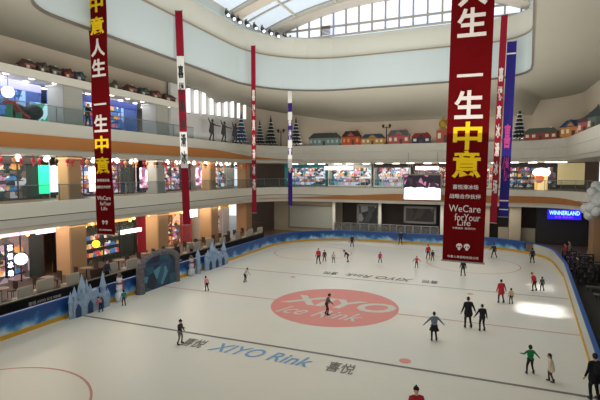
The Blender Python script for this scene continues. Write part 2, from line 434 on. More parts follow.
# ------------------------------------------------------------------ columns
def column(x, y, z0, z1, s, m, label, m2=None, cap=True):
    t = empty('column', (x, y, z0), label=label, cat='column'); h = z1-z0
    bm = bmesh.new(); box(bm, (0, 0, h/2), (s, s, h), bev=.06); link('shaft', bm, m, t)
    bm = bmesh.new(); box(bm, (0, 0, .15), (s+.12, s+.12, .3)); box(bm, (0, 0, h-.12), (s+.1, s+.1, .24)); link('plinth', bm, m2 or m, t)
    return t
PALEC = mat('pale_column', (172, 172, 164), .5)
ORD = ['nearest the left picture edge', 'second along the left side', 'third along the left side', 'fourth along the left side', 'farthest along the left side']
cu = [15.5, 24.6, 34.2, 43, 51]
for i, u in enumerate(cu):
    column(-28.5, u, -.03, 4.15, 1.5, WOOD, 'tan stone-clad square column on the ground floor, '+ORD[i])
    column(-28.5, u, Z2, 9.15, 1.15, WOOD if i != 2 else PALEC, ('tan' if i != 2 else 'pale grey')+' square column behind the middle balcony glass, '+ORD[i])
column(-28.8, 24.7, Z3, 14.4, 1.7, PALEC, 'wide pale grey column on the upper left balcony beside the first red banner')
column(-28.8, 34.6, Z3, 14.4, 1.7, PALEC, 'wide pale grey column on the upper left balcony next to the blue room')
column(-28.8, 15.0, Z3, 14.4, 1.7, PALEC, 'wide pale grey column on the upper left balcony at the picture edge')

# ------------------------------------------------------------------ storefronts
def storefront(loc, rz, w, h, gm, frame, signm, label, sign=None, signc=None, lights=2, depth=1.5, signh=.55, door=True, lightm=LIT, cat='shop'):
    t = empty('storefront', loc, rz, label, cat)
    bm = bmesh.new(); box(bm, (w/2, depth, h/2), (w, .1, h)); link('display_wall', bm, gm, t)
    bm = bmesh.new(); box(bm, (.06, depth/2, h/2), (.12, depth, h)); link('side_wall', bm, frame, t); bm = bmesh.new(); box(bm, (w-.06, depth/2, h/2), (.12, depth, h)); link('side_wall', bm, frame, t)
    bm = bmesh.new(); box(bm, (w/2, 0, h-signh/2), (w-.1, .25, signh))
    fs = link('fascia_sign', bm, signm, t)
    if sign: lettering('sign_lettering', sign, signc or LIT, fs, (w/2, -.15, h-signh/2), extrude=.02, bold=.01, fit_h=signh*.6, fit_w=min(w*.6, signh*.42*len(sign)*(2 if ord(sign[0]) > 999 else 1)))
    bm = bmesh.new()
    for k in range(5): box(bm, (w*k/4 if 0 < k < 4 else (.05 if k == 0 else w-.05), 0, (h-signh)/2), (.07, .08, h-signh))
    box(bm, (w/2, 0, .08), (w, .1, .16)); link('shop_frame', bm, frame, t)
    bm = bmesh.new(); box(bm, (w/2, .02, (h-signh)/2), (w-.1, .02, h-signh)); link('shop_window', bm, GLASS, t)
    for k in range(lights):
        bm = bmesh.new(); box(bm, (w*(k+.5)/lights, depth*.45, h-.1), (w/lights*.55, .5, .08)); link('ceiling_light', bm, lightm, t)
    for k in range(3): bm = bmesh.new(); box(bm, (w*.5, depth-.35, .6+.75*k), (w*.8, .5, .06)); link('shelf', bm, frame, t)
    bm = bmesh.new(); rr = random.Random(int(w*100+loc[1]*10))
    for k in range(3):
        x = w*.12
        while x < w*.86:
            b_ = rr.uniform(.15, .35); hh = rr.uniform(.2, .5); box(bm, (x+b_/2, depth-.35, .63+.75*k+hh/2), (b_*.85, .3, hh)); x += b_+.05
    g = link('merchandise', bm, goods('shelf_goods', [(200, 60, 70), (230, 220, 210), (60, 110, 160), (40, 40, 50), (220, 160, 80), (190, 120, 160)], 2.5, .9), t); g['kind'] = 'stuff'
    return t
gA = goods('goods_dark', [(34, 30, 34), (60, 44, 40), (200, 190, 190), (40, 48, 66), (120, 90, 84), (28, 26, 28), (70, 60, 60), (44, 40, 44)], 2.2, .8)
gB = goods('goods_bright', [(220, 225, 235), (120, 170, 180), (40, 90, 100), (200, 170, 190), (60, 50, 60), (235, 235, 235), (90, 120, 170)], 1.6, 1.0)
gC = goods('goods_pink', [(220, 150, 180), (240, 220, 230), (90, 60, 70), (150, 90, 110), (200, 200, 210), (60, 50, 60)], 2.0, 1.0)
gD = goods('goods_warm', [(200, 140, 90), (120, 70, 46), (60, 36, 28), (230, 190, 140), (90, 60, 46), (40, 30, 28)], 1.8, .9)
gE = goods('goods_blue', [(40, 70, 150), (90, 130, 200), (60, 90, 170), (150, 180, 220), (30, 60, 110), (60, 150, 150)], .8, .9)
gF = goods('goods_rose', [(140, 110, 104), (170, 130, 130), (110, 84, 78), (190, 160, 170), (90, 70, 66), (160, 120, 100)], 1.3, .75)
SD = mat('sign_dark', (40, 30, 30), .5); SR = mat('sign_red', (150, 40, 50), .5, emit=.3); SP = mat('sign_pink', (225, 180, 215), .5, emit=.7)
SG = mat('sign_gold', (214, 168, 100), .5, emit=.5, var=.5, scale=4); ST = mat('sign_teal', (30, 110, 110), .5, emit=.3)
XL = -30.3; R90 = PI/2
# ground floor left
storefront((XL, 6.5, -.02), R90, 8.2, 4.1, gD, DARK, SG, 'dark lounge frontage with a gold lit header at the lower left picture edge')
storefront((XL, 16.4, -.02), R90, 7.3, 4.1, gF, DARK, SP, 'rose-coloured boutique with a pink lit header left of the near tan column', lightm=LITC)
storefront((XL, 25.6, -.02), R90, 7.6, 4.1, goods('cafe_dark', [(26, 20, 20), (44, 30, 26), (34, 24, 24), (70, 44, 34), (30, 22, 22), (150, 110, 70)], 1.6, .25), SD, SG, 'black ceilinged cafe front under dotted warm lights behind the ice palace portal', lightm=WARM)
storefront((XL, 35.2, -.02), R90, 6.9, 4.1, gD, SR, SG, 'red framed shop with a white sign on the ground floor, fourth bay along', lights=1)
storefront((XL, 44, -.02), R90, 6.2, 4.1, gC, CREAM, SG, 'bright clothing shop under gold header lights at the far end of the ground floor left', lights=3)
# middle level left
storefront((XL, 6.5, Z2+.02), R90, 8.2, 3.1, gA, DARK, SD, 'dark shop behind the middle balcony at the left picture edge')
storefront((XL, 16.4, Z2+.02), R90, 7.3, 3.1, gA, DARK, SD, 'dim shop with a glowing green panel behind the middle balcony')
storefront((XL, 25.6, Z2+.02), R90, 7.6, 3.1, gC, DARK, SD, 'shop with pink and white goods behind the middle balcony, right of the first red banner', lights=3)
storefront((XL, 35.2, Z2+.02), R90, 6.9, 3.1, gC, DARK, SD, 'shop with pale pink display behind the second hanging banner, middle level')
storefront((XL, 44, Z2+.02), R90, 7.6, 3.1, gB, CREAM, ST, 'white and teal lit shop in the far left corner of the middle level', lights=4)
# upper level left
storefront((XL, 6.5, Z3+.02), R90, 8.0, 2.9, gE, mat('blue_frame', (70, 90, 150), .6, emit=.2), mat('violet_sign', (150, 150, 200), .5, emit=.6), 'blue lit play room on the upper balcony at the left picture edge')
storefront((XL, 15.9, Z3+.02), R90, 8.0, 2.9, gE, MATS['blue_frame'], MATS['violet_sign'], 'blue play room on the upper balcony between the two pale columns nearest the left edge')
storefront((XL, 25.6, Z3+.02), R90, 8.2, 2.9, gE, MATS['blue_frame'], mat('deep_blue', (40, 56, 120), .5, emit=.3), 'deep blue room on the upper balcony right of the first red banner')
# middle level far side
xs = [-27, -20.3, -13.8, -8.6, -3.2, 2.2, 8.4]
gs = [gB, gB, gB, gD, gD, gA]
lb = ['teal and white shop on the far middle level left of the purple banner', 'white lit clothes shop on the far middle level right of the purple banner',
      'white lit shop with pink goods on the far middle level', 'brown wooden shopfront with a bright door left of the hanging video screen',
      'warm lit shop on the far middle level behind the big red banner', 'dark grey shop on the far middle level right of the blue banner']
for i in range(6):
    storefront((xs[i]+.1, 60.2, Z2+.02), 0, xs[i+1]-xs[i]-.3, 3.1, gs[i], [ST, CREAM, CREAM, mat('brown_frame', (70, 44, 36), .6), CREAM, DARK][i], [ST, CREAM, SD, MATS['brown_frame'], CREAM, SD][i], lb[i], lights=[4, 4, 3, 1, 3, 2][i])
# middle level right
storefront((13.4, 58, Z2+.02), -R90, 8, 3.1, gA, DARK, mat('violet_blue', (60, 60, 140), .5, emit=.5), 'dark shop with a violet header at the far right of the middle level', lights=3)
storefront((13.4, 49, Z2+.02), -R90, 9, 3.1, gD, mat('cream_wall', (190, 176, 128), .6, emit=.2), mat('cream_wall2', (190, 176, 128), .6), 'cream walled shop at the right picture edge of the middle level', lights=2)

# ground floor far wall with openings
FW = 56.2
bm = bmesh.new(); box(bm, (-22.5, FW+.3, 2.05), (8.5, .3, 4.1)); box(bm, (-7.2, FW+3.2, 2.05), (26, .3, 4.1)); struct('wall_back.001', bm, BEIGE)
def U(px): return onU(px, FW)[0]
t = empty('wall_panel', ((U(288)+U(335))/2, FW+.1, 0), label='framed bluish glazed panel in the far beige wall left of the dark recess', cat='panel')
w = U(333)-U(288)
bm = bmesh.new(); box(bm, (0, 0, 2.0), (w, .06, 2.9)); link('panel_face', bm, mat('bluish_panel', (150, 162, 162), .3, var=.25, scale=.8, c2=(170, 165, 140)), t)
bm = bmesh.new()
for s in (-1, 1): box(bm, (s*w/2, -.05, 2.0), (.15, .12, 3.1))
box(bm, (0, -.05, 3.5), (w+.2, .12, .15)); box(bm, (0, -.05, .5), (w+.2, .12, .15)); link('panel_frame', bm, mat('frame_grey', (120, 112, 100), .5), t)
bm = bmesh.new(); a, c = U(337), U(443)
box(bm, ((a+c)/2, FW+2.6, 2.05), (c-a, .1, 4.1)); struct('wall_recess', bm, DARK)
def poster(x0, x1, z0, z1, label, img):
    t = empty('framed_poster', ((x0+x1)/2, FW+1.2, z0), label=label, cat='poster'); w = x1-x0; h = z1-z0
    bm = bmesh.new(); box(bm, (0, 0, h/2), (w, .1, h)); link('picture', bm, img, t)
    bm = bmesh.new()
    for s in (-1, 1): box(bm, (s*w/2, -.04, h/2), (.25, .16, h+.2))
    box(bm, (0, -.04, 0), (w, .16, .25)); box(bm, (0, -.04, h), (w, .16, .25)); link('frame', bm, mat('poster_frame', (120, 118, 112), .5), t)
    bm = bmesh.new()
    for s in (-.4, .4): box(bm, (s*w, .1, -z0/2), (.12, .12, z0))
    link('support', bm, BLACK, t)
poster(U(356), U(377), 1.0, 3.7, 'white framed dark mountain poster in the far recess left of the white post', goods('mountain_print', [(40, 40, 42), (60, 60, 60), (120, 122, 120), (30, 30, 32), (150, 150, 148)], 1.2, .05))
poster(U(404), U(435), 1.7, 3.6, 'wide dark framed poster in the far recess behind the hanging screen', goods('dark_print', [(34, 28, 26), (56, 46, 40), (28, 24, 24), (80, 64, 54)], 1.0, .03))
def post(px, label, m=FASC2, w=.35, nm='post', h=4.15):
    bm = bmesh.new(); box(bm, (0, 0, h/2), (w, w, h), bev=.02); box(bm, (0, 0, .1), (w+.1, w+.1, .2))
    o = link(nm, bm, m); o.location = (U(px), FW-.3, -.02); tag(o, label, 'post'); return o
post(335, 'pale slim post at the left edge of the far dark recess'); post(381, 'pale slim post between the two posters of the far recess')
post(443, 'pale slim post partly behind the big red banner'); 
for px, l in ((488, 'beige pillar between the small red banner and the blue banner'), (516, 'broad beige pillar on the far ground floor right of the blue banner')):
    post(px, l, BEIGE, 1.2 if px == 516 else .6)
# steel fence panels in front of recess
t = empty('recess_fence', (0, FW-.9, 0), label='low steel and glass fence in front of the far dark recess', cat='fence')
for px in (337, 344, 353, 362, 371, 380, 392, 399, 407, 415, 423, 432, 440): bm = bmesh.new(); box(bm, (U(px), 0, .75), (.1, .1, 1.5)); link('baluster', bm, STEEL, t)
bm = bmesh.new(); box(bm, ((U(337)+U(440))/2, 0, 1.5), (U(440)-U(337), .12, .1)); link('top_bar', bm, STEEL, t)
bm = bmesh.new(); box(bm, ((U(337)+U(440))/2, .02, .75), (U(440)-U(337), .02, 1.3)); link('glass_panel', bm, glassm('smoky_glass', (110, 110, 105), .55), t)
# right part of far ground floor
bm = bmesh.new(); box(bm, ((U(445)+U(488))/2, FW+.5, 2.05), (U(488)-U(445), .3, 4.1)); box(bm, ((U(500)+U(538))/2, FW+.9, .8), (U(538)-U(500), .3, 1.6)); struct('wall_back.002', bm, BEIGE)
bm = bmesh.new(); box(bm, ((U(488)+U(540))/2, FW+2.5, 2.05), (U(540)-U(488), .2, 4.1)); struct('wall_recess.001', bm, DARK)
bm = bmesh.new(); box(bm, (9.4, FW+.2, 2.05), (7.5, .3, 4.1)); box(bm, (14.4, 50, 2.05), (.3, 14, 4.1)); struct('wall_recess.002', bm, mat('charcoal_wall', (50, 47, 45), .7))
v0, z0 = onU(549, 55.6, 220); v1, z1 = onU(580, 55.6, 210)
t = empty('led_sign', ((v0+v1)/2, 55.7, 2.9), label='blue glowing LED sign on the dark wall at the far right ground floor', cat='sign')
bm = bmesh.new(); box(bm, (0, 0, .5), (v1-v0+.3, .15, 1.05)); link('sign_board', bm, mat('led_blue', (40, 30, 220), .4, emit=1.0), t)
lettering('sign_lettering', 'WINNERLAND', mat('led_cyan', (140, 200, 255), .4, emit=2.0), t, (0, -.1, .68), fit_w=v1-v0, fit_h=.45, bold=.02)
lettering('sign_lettering', 'ICE RINK', mat('led_violet', (150, 60, 255), .4, emit=1.2), t, (0, -.1, .22), fit_w=(v1-v0)*.6, fit_h=.22, bold=.01)

# brown column on the right + white glowing cluster
c_ = onV(590, 9.5)
column(10.9, 50.6, -.03, 4.2, 2.2, WOOD, 'large brown stone column at the right picture edge beside the rink')

cl = empty('balloon_cluster', (9.0, 46.3, 3.9), label='cluster of white glossy balloons on the balcony corner at the right picture edge', cat='balloons')
rr = random.Random(3)
for k in range(16):
    bm = bmesh.new(); ball(bm, (0, 0, 0), (.42, .42, .46), 12); ball(bm, (0, 0, -.47), (.05, .05, .05), 6)
    o = link('balloon', bm, mat('balloon_white', (226, 228, 226), .25), cl, True); o.location = (rr.uniform(-.5, .6), rr.uniform(-.5, .5), .3+k*.17)

# hanging video screen
v0, _ = onU(405, 54.0); v1, _ = onU(441, 54.0); zt = onU(423, 54, 175)[1]; zb = onU(423, 54, 199)[1]
t = empty('video_screen', ((v0+v1)/2, 53.6, zb), label='hanging video screen with dark top and glowing white lower half before the far balcony', cat='screen')
w = v1-v0; h = zt-zb
bm = bmesh.new(); box(bm, (0, .12, h/2), (w+.3, .25, h+.25)); link('housing', bm, mat('screen_case', (150, 140, 134), .5), t)
bm = bmesh.new(); box(bm, (0, -.03, h*.72), (w, .05, h*.54)); link('screen', bm, goods('screen_dark', [(30, 24, 34), (40, 30, 46), (60, 40, 60), (30, 26, 34), (26, 22, 30), (200, 120, 160)], 2.2, .5), t)
bm = bmesh.new(); box(bm, (0, -.035, h*.22), (w, .05, h*.46)); 
for k in range(9): box(bm, (-w*.42+k*w*.105, -.036, h*.46), (w*.09, .05, .12+.1*math.sin(k*2.1)))
link('screen', bm, mat('screen_white', (255, 250, 255), .4, emit=2.0), t)
bm = bmesh.new()
for s in (-1, 1): cyl(bm, (s*w*.4, .12, h), (s*w*.4, .12, h+2.6), .03)
link('cable', bm, STEEL, t)

# ------------------------------------------------------------------ lights of the shops (fixtures)
def lamp_disc(x, y, z, r, label, grp, m=LIT):
    bm = bmesh.new(); cyl(bm, (0, 0, 0), (0, 0, -.08), r, r*.9, 14); o = link('downlight', bm, m); o.location = (x, y, z)
    tag(o, label, 'ceiling light', grp)
for j, v in enumerate((-28.7, -30.1, -31.3)):
    for k in range(14):
        lamp_disc(v, 13+k*1.8+.6*j, 14.4, .2, 'round white downlight in the ceiling of the upper left balcony', 'downlights of the upper left balcony')
for j, v in enumerate((-28.2, -29.6)):
    for k in range(18):
        if min(abs(14+k*2.15+j-c_) for c_ in cu) < 1.0: continue
        bm = bmesh.new(); ball(bm, (0, 0, -.25), (.2, .2, .17)); cyl(bm, (0, 0, 0), (0, 0, -.12), .09, .09, 8)
        o = link('globe_light', bm, LIT); o.location = (v, 14+k*2.15+j, 9.15)
        tag(o, 'bright white ceiling globe under the upper slab over the middle left walkway', 'ceiling light', 'globe lights over the middle left walkway')
for k in range(16):
    bm = bmesh.new(); box(bm, (0, 0, -.06), (.9, .3, .1), bev=.02); o = link('strip_light', bm, LIT); o.location = (-24+k*1.95, 57.2+(k % 2)*1.0, 9.14)
    tag(o, 'white strip light under the ceiling of the far middle level walkway', 'ceiling light', 'strip lights over the far middle walkway')
REDLAN = [mat('lantern_red', (190, 50, 60), .6, emit=.15), mat('lantern_dark', (52, 26, 24), .6), mat('lantern_orange', (214, 140, 84), .6, emit=.2)]
for k in range(60):
    bm = bmesh.new(); ball(bm, (0, 0, -.38), (.13, .13, .17), 10); cyl(bm, (0, 0, 0), (0, 0, -.2), .015, .015, 6); cyl(bm, (0, 0, -.6), (0, 0, -.75), .04, .07, 6)
    i = random.randrange(3); o = link('hanging_lantern', bm, REDLAN[i]); o.location = (-27.9+.25*(k % 2), 12.5+k*.66, 9.15)
    cl = ['red', 'dark brown', 'orange'][i]
    tag(o, cl+' lantern hanging under the upper balcony edge on the left', 'lantern', cl+' lanterns under the upper balcony edge')
# warm golden lights under the middle slab
for k in range(44):
    bm = bmesh.new(); ball(bm, (0, 0, -.15), .12, 8); cyl(bm, (0, 0, 0), (0, 0, -.1), .04, .04, 6); o = link('hanging_bulb', bm, WARM)
    o.location = (-28.6-(k % 3)*.5, 14+k*.8, 4.15-.25*(k % 2)); tag(o, 'small warm bulb under the middle slab over the ground floor left shops', 'light bulb', 'warm bulbs over the ground floor left shops')

# signs on the left
def sign_box(x, y, z, w, h, m, label, rz=R90, body=None, tm=None, vert=False, nm='shop_sign'):
    t = empty(nm, (x, y, z), rz, label, 'sign')
    bm = bmesh.new(); box(bm, (0, 0, h/2), (w, .12, h), bev=.02); link('sign_board', bm, m, t)
    if body:
        if vert:
            for i, ch in enumerate(body): lettering('sign_lettering', ch, tm or LIT, t, (0, -.08, h-(i+.5)*h/len(body)), fit_w=w*.6, fit_h=h/len(body)*.7, bold=.02)
        else: lettering('sign_lettering', body, tm or LIT, t, (0, -.08, h/2), fit_w=w*.8, fit_h=h*.6, bold=.02)
    return t
u_, z_ = onV(6, -29.5, 283)
sign_box(-29.4, onV(6, -29.4)[0], .9, .62, 2.3, mat('sign_navy', (30, 30, 50), .5), 'upright navy sign with glowing white letters at the lower left picture edge', body='喜悦冰场', vert=True)
u_, z_ = onV(110, -30, 230); sign_box(-30, onV(130, -30)[0], onV(130, -30, 233)[1], 2.6, .35, LIT, 'glowing white sign strip over the dark cafe on the ground floor left')
sign_box(-29.2, onV(193, -29.2)[0], 3.1, 1.3, .8, LIT, 'small square white lit sign over the red framed shop')
sign_box(-29.4, onV(50, -29.4)[0], 3.55, 2.6, .45, mat('pinkwhite', (250, 225, 245), .5, emit=1.6), 'pink-white lit sign strip over the rose boutique beside the near column')
sign_box(-29.9, onV(44, -29.9)[0], 6.4, .85, 2.1, mat('green_glow', (40, 226, 160), .5, emit=1.1), 'bright turquoise green lit panel behind the middle balcony glass', nm='lit_display')
sign_box(-29.9, onV(55, -29.9)[0], 6.5, .9, 2.0, LITC, 'cool white lit panel right of the turquoise panel behind the middle balcony glass', nm='lit_display')
sign_box(-29.9, onV(88, -30.5)[0], 6.4, .9, 2.0, LITC, 'cool white lit panel left of the first red banner on the middle level', nm='lit_display')
sign_box(-29.9, onV(140, -30.5)[0], 6.5, 1.4, 1.9, goods('pink_glow', [(240, 170, 205), (250, 220, 235), (120, 80, 110), (200, 120, 160), (90, 90, 130)], 2.2, .8), 'pale pink lit display panel behind the middle balcony, third bay', nm='lit_display')
sign_box(-29.9, onV(196, -30.5)[0], 6.5, 1.8, 2.0, MATS['pink_glow'], 'pink lit display panel right of the second banner on the middle level', nm='lit_display')
v0, z0 = onU(556, 58, 160)
sign_box(v0, 58, z0-.3, 2.2, .75, LIT, 'bright white lit sign high on the far right of the middle level', rz=0)
sign_box(onU(571, 57.5)[0], 57.5, 6.6, 2.6, 2.4, mat('cream_box', (206, 190, 140), .6, emit=.35), 'blank cream hanging board on the far right of the middle level', rz=0)
sign_box(-19.0, 58.5, 8.3, 2.2, .45, LIT, 'white lit shop sign on the far middle level beside the purple banner', rz=0)
sign_box(onU(345, 58.5)[0], 58.5, 8.3, 2.0, .45, LIT, 'white lit shop sign in the middle of the far middle level', rz=0)
sign_box(onU(427, 58.5)[0], 58.5, 8.3, 2.8, .4, LIT, 'white lit shop sign directly above the hanging video screen', rz=0)
v0 = onU(596, 50)[0]
sign_box(11.9, 45.0, 6.2, 1.1, 2.2, mat('mint', (90, 220, 170), .5, emit=.7), 'mint green lit panel at the right picture edge of the middle level', rz=-R90, nm='lit_display')
# lantern kiosk
v0, z0 = onU(541, 56.8, 186)
t = empty('kiosk', (v0, 56.8, Z2), label='small glowing amber kiosk with a white domed roof on the far middle level', cat='kiosk')
bm = bmesh.new(); cyl(bm, (0, 0, 0), (0, 0, 1.9), .65, .65, 10); link('body', bm, goods('amber', [(240, 180, 100), (255, 220, 150), (180, 90, 50), (230, 120, 70)], 1.5, .9), t)
bm = bmesh.new(); ball(bm, (0, 0, 1.95), (.9, .9, .5)); link('roof', bm, LIT, t)

# yellow globe & white glow sign
def orb(px, py, v, r, m, label, nm='globe_lamp'):
    u, z = onV(px, v, py); t = empty(nm, (v, u, z), label=label, cat='lamp')
    bm = bmesh.new(); ball(bm, (0, 0, 0), r, 16); link('globe', bm, m, t)
    ceil = 4.15 if z < 4.2 else (14.4 if z > 9 else 9.15)
    bm = bmesh.new(); cyl(bm, (0, 0, r*.9), (0, 0, ceil-z), .02, .02, 6); link('cord', bm, BLACK, t)
orb(96, 244, -28.4, .3, mat('yellow_glow', (250, 226, 50), .5, emit=1.6), 'yellow glowing globe hanging beside the near tan column')
orb(21, 259, -28.7, .4, LITC, 'large white glowing globe in the rose boutique')
orb(8, 92, -29.3, .38, LITC, 'big white globe lamp on the upper balcony at the left picture edge')
def balloon(px, py, v, r, label):
    u, z = onV(px, v, py); bm = bmesh.new(); ball(bm, (0, 0, r), (r, r, r*.9), 14)
    for a in range(8): box(bm, (r*.8*math.cos(a*PI/4), r*.8*math.sin(a*PI/4), r), (.12, .12, r*.9), a*PI/4)
    cyl(bm, (0, 0, -.1), (0, 0, .1), r*.6, r*.5, 12)
    o = link('massage_pod', bm, BLACK); o.location = (v, u, Z3+.12); tag(o, label, 'pod')
balloon(17, 104, -28.9, .55, 'round black play pod on the upper balcony, left one of the pair')
balloon(33, 105, -28.9, .62, 'round black play pod on the upper balcony, right one of the pair')
# red slide
u0_, _ = onV(1, -28.7); u1_, _ = onV(22, -28.7)
t = empty('slide', (-28.0, u0_, Z3), R90, 'red and green play slide on the upper balcony at the left picture edge', 'slide'); L = u1_-u0_
bm = bmesh.new(); prism(bm, [(0, .9), (0, 1.1), (L*.3, 1.05), (L*.7, .45), (L, .25), (L, .1), (L*.7, .28), (L*.3, .9)], -.3, .3); link('chute', bm, mat('slide_red', (190, 40, 50), .4), t)
bm = bmesh.new(); box(bm, (L*.15, 0, .45), (.1, .5, .9)); box(bm, (L*.6, 0, .25), (.1, .5, .4)); link('support', bm, mat('slide_green', (50, 150, 110), .5), t)
sign_box(-30, onV(46, -30)[0], Z3+.1, 2.2, 1.5, goods('play_print', [(80, 180, 220), (200, 240, 250), (60, 160, 120), (40, 90, 200)], 1.5, .6), 'pale turquoise play panel beside the wide pale column on the upper balcony', nm='lit_display')

# light tubes on the panel wall
for i, px in enumerate((189.5, 197.5, 205, 212.5, 219.5, 226.5, 233, 239, 245)):
    u, _ = onV(px, -28.78); z1 = onV(px, -28.78, 89+i*1.6)[1]; z0 = onV(px, -28.78, 113+i*.8)[1]
    t = empty('light_tube', (-28.78, u, z0), label='tall white vertical light tube on the grey panel wall above the statues', cat='light tube', group='row of vertical light tubes on the panel wall')
    bm = bmesh.new(); cyl(bm, (0, 0, 0), (0, 0, z1-z0), .2, .2, 10); link('tube', bm, mat('tube_glow', (240, 240, 240), .5, emit=.9), t)
    bm = bmesh.new(); cyl(bm, (0, 0, -.06), (0, 0, 0), .22, .22, 10); cyl(bm, (0, 0, z1-z0), (0, 0, z1-z0+.06), .22, .22, 10); link('end_cap', bm, STEEL, t)

# ------------------------------------------------------------------ spotlights of the well
for i in range(13):
    u = 34.6-1.2+i*.98; 
    v = -20.2 if u < 35.5 else -20.2+(u-35.5)*.3
    z = 21.45
    t = empty('spotlight', (v, u, z), rz=-.6, label='black spotlight with a bright lens on the left rim of the roof well', cat='spotlight', group='spotlights along the left rim of the roof well')
    bm = bmesh.new(); cyl(bm, (0, 0, -.1), (.35, 0, -.45), .17, .22, 12); link('housing', bm, BLACK, t)
    bm = bmesh.new(); cyl(bm, (.35, 0, -.45), (.38, 0, -.48), .13, .13, 12); link('lens', bm, LITC, t)
    bm = bmesh.new(); box(bm, (-.05, 0, .05), (.3, .08, .3)); link('bracket', bm, STEEL, t)

# ------------------------------------------------------------------ banners
def banner(px, ytop, ybot, plane, w, m, label, rz=0, name='hanging_banner', tilt=0):
    if plane[0] == 'v': p = onV(px, plane[1]); x, y = plane[1], p[0]; zt = onV(px, plane[1], ytop)[1]; zb = onV(px, plane[1], ybot)[1]
    else: p = onU(px, plane[1]); x, y = p[0], plane[1]; zt = onU(px, plane[1], ytop)[1]; zb = onU(px, plane[1], ybot)[1]
    t = empty(name, (x, y, zb), rz, label, 'banner'); h = zt-zb; t.rotation_euler = (0, tilt, rz)
    bm = bmesh.new(); n = 24
    rows = []
    for i in range(n+1):
        z = h*i/n; yy = .035*math.sin(i*.7)
        rows.append([bm.verts.new((a*w/2, yy*(.3 if abs(a) < .5 else 1)*a, z)) for a in (-1, 0, 1)])
    for i in range(n):
        for k in range(2): bm.faces.new((rows[i][k], rows[i][k+1], rows[i+1][k+1], rows[i+1][k]))
    link('cloth', bm, m, t)
    bm = bmesh.new(); cyl(bm, (-w/2-.04, 0, 0), (w/2+.04, 0, 0), .03, .03, 8); link('bottom_bar', bm, STEEL, t)
    bm = bmesh.new(); cyl(bm, (-w/2-.04, 0, h), (w/2+.04, 0, h), .03, .03, 8); link('top_bar', bm, STEEL, t)
    return t, h, zb
def face_logo(t, z, s):
    for k in (-1, 1):
        bm = bmesh.new(); ball(bm, (k*s*.62, -.06, z), (s*.5, .02, s*.45), 12); ball(bm, (k*s*.62, -.06, z-s*.5), (s*.25, .02, s*.25), 8)
        o = link('emblem', bm, LWHITE, t)
        bm = bmesh.new()
        for q in (-.2, .2): ball(bm, (k*s*.62+q*s, -.085, z-.02), (s*.12, .01, s*.14), 8)
        link('emblem_eyes', bm, RED, o)
def big_banner(px, plane, w, ybot, zs, cw, chh, label, small, tilt=0):
    t, h, zb = banner(px, -30, ybot, plane, w, RED, label, tilt=tilt)
    for ch, y, m in zs:
        z = (onV(px, plane[1], y)[1] if plane[0] == 'v' else onU(px, plane[1], y)[1])-zb
        lettering('lettering', ch, m, t, (0, -.06, z), fit_w=cw*(.9 if ch != '一' else .8), fit_h=chh if ch != '一' else chh*.1, bold=.025, extrude=.01,
                  label='yellow lettering' if m is YEL else 'white lettering')
    for body, y, fw, fh, b_ in small:
        z = (onV(px, plane[1], y)[1] if plane[0] == 'v' else onU(px, plane[1], y)[1])-zb
        if body == '@': face_logo(t, z, fh); continue
        lettering('lettering', body, LWHITE, t, (fw[1], -.06, z), fit_w=fw[0], fit_h=fh, bold=b_, extrude=.008, label='small white lettering')
big_banner(464.5, ('u', 16.4), 1.34, 262, [('人', -7, LWHITE), ('生', 23.5, LWHITE), ('一', 76, LWHITE), ('生', 105, LWHITE), ('中', 136, YEL), ('意', 164.5, YEL)], 1.02, .95,
           'big red banner with white and yellow characters, the wide one right of centre',
           [('喜悦滑冰场', 187, (.82, 0), .16, .012), ('战略合作伙伴', 196.3, (1.0, 0), .16, .012), ('WeCare', 208.5, (1.02, 0), .24, .0), ('forYour', 217.2, (.82, .1), .24, .0), ('Life', 222.7, (.42, 0), .2, .0),
            ('专属服务  值得托付', 228.2, (.75, 0), .07, .004), ('@', 246, 0, .2, 0), ('中意人寿保险有限公司', 257, (1.0, 0), .09, .006)], tilt=.016)
big_banner(104.5, ('v', -20.0), 1.32, 235, [('中', 5, YEL), ('意', 27, YEL), ('人', 48.5, LWHITE), ('生', 68.5, LWHITE), ('一', 104.5, LWHITE), ('生', 123.5, LWHITE), ('中', 144.5, YEL), ('意', 165.5, YEL)], 1.12, .98,
           'red banner with white and yellow characters hanging at the left near the pale column',
           [('喜悦滑冰场', 180.3, (.9, 0), .17, .012), ('战略合作伙伴', 187, (1.05, 0), .17, .012), ('WeCare', 198, (1.0, 0), .24, .0), ('forYour', 203.5, (.8, .1), .22, .0), ('Life', 208.5, (.45, 0), .2, .0), ('@', 222, 0, .2, 0), ('中意人寿保险有限公司', 230, (.95, 0), .1, .006)], tilt=-.018)
def script_banner(px, yt, yb, plane, w, m, label, rz, tm, body, y0, y1, m2=None, tilt=0):
    t, h, zb = banner(px, yt, yb, plane, w, m, label, rz, tilt=tilt)
    f = (lambda y: (onV(px, plane[1], y)[1] if plane[0] == 'v' else onU(px, plane[1], y)[1])-zb)
    if m2:
        for a, c in m2[1]: bm = bmesh.new(); box(bm, (0, -.045, (f(a)+f(c))/2), (w*.98, .02, abs(f(a)-f(c)))); link('printed_patch', bm, m2[0], t)
    n = len(body)
    for i, ch in enumerate(body):
        y = y0+(y1-y0)*(i+.5)/n
        lettering('lettering', ch, tm, t, (0, -.075, f(y)), fit_w=w*.7, fit_h=abs(f(y0)-f(y1))/n*.75, bold=.03, extrude=.006)
PWHITE = mat('banner_white', (214, 212, 206), .75)
script_banner(186, 12, 225, ('v', -20.0), .52, RED2, 'narrow red banner with black and white script, second from the left', .5, BLACK, '喜悦真冰滑冰', 64, 166, (PWHITE, [(57, 90), (132, 168)]), tilt=-.022)
script_banner(254, 46, 213, ('v', -19.6), .4, RED2, 'slim red banner with pale writing left of the purple banner', .45, LWHITE, '喜悦真冰滑冰场', 88, 192)
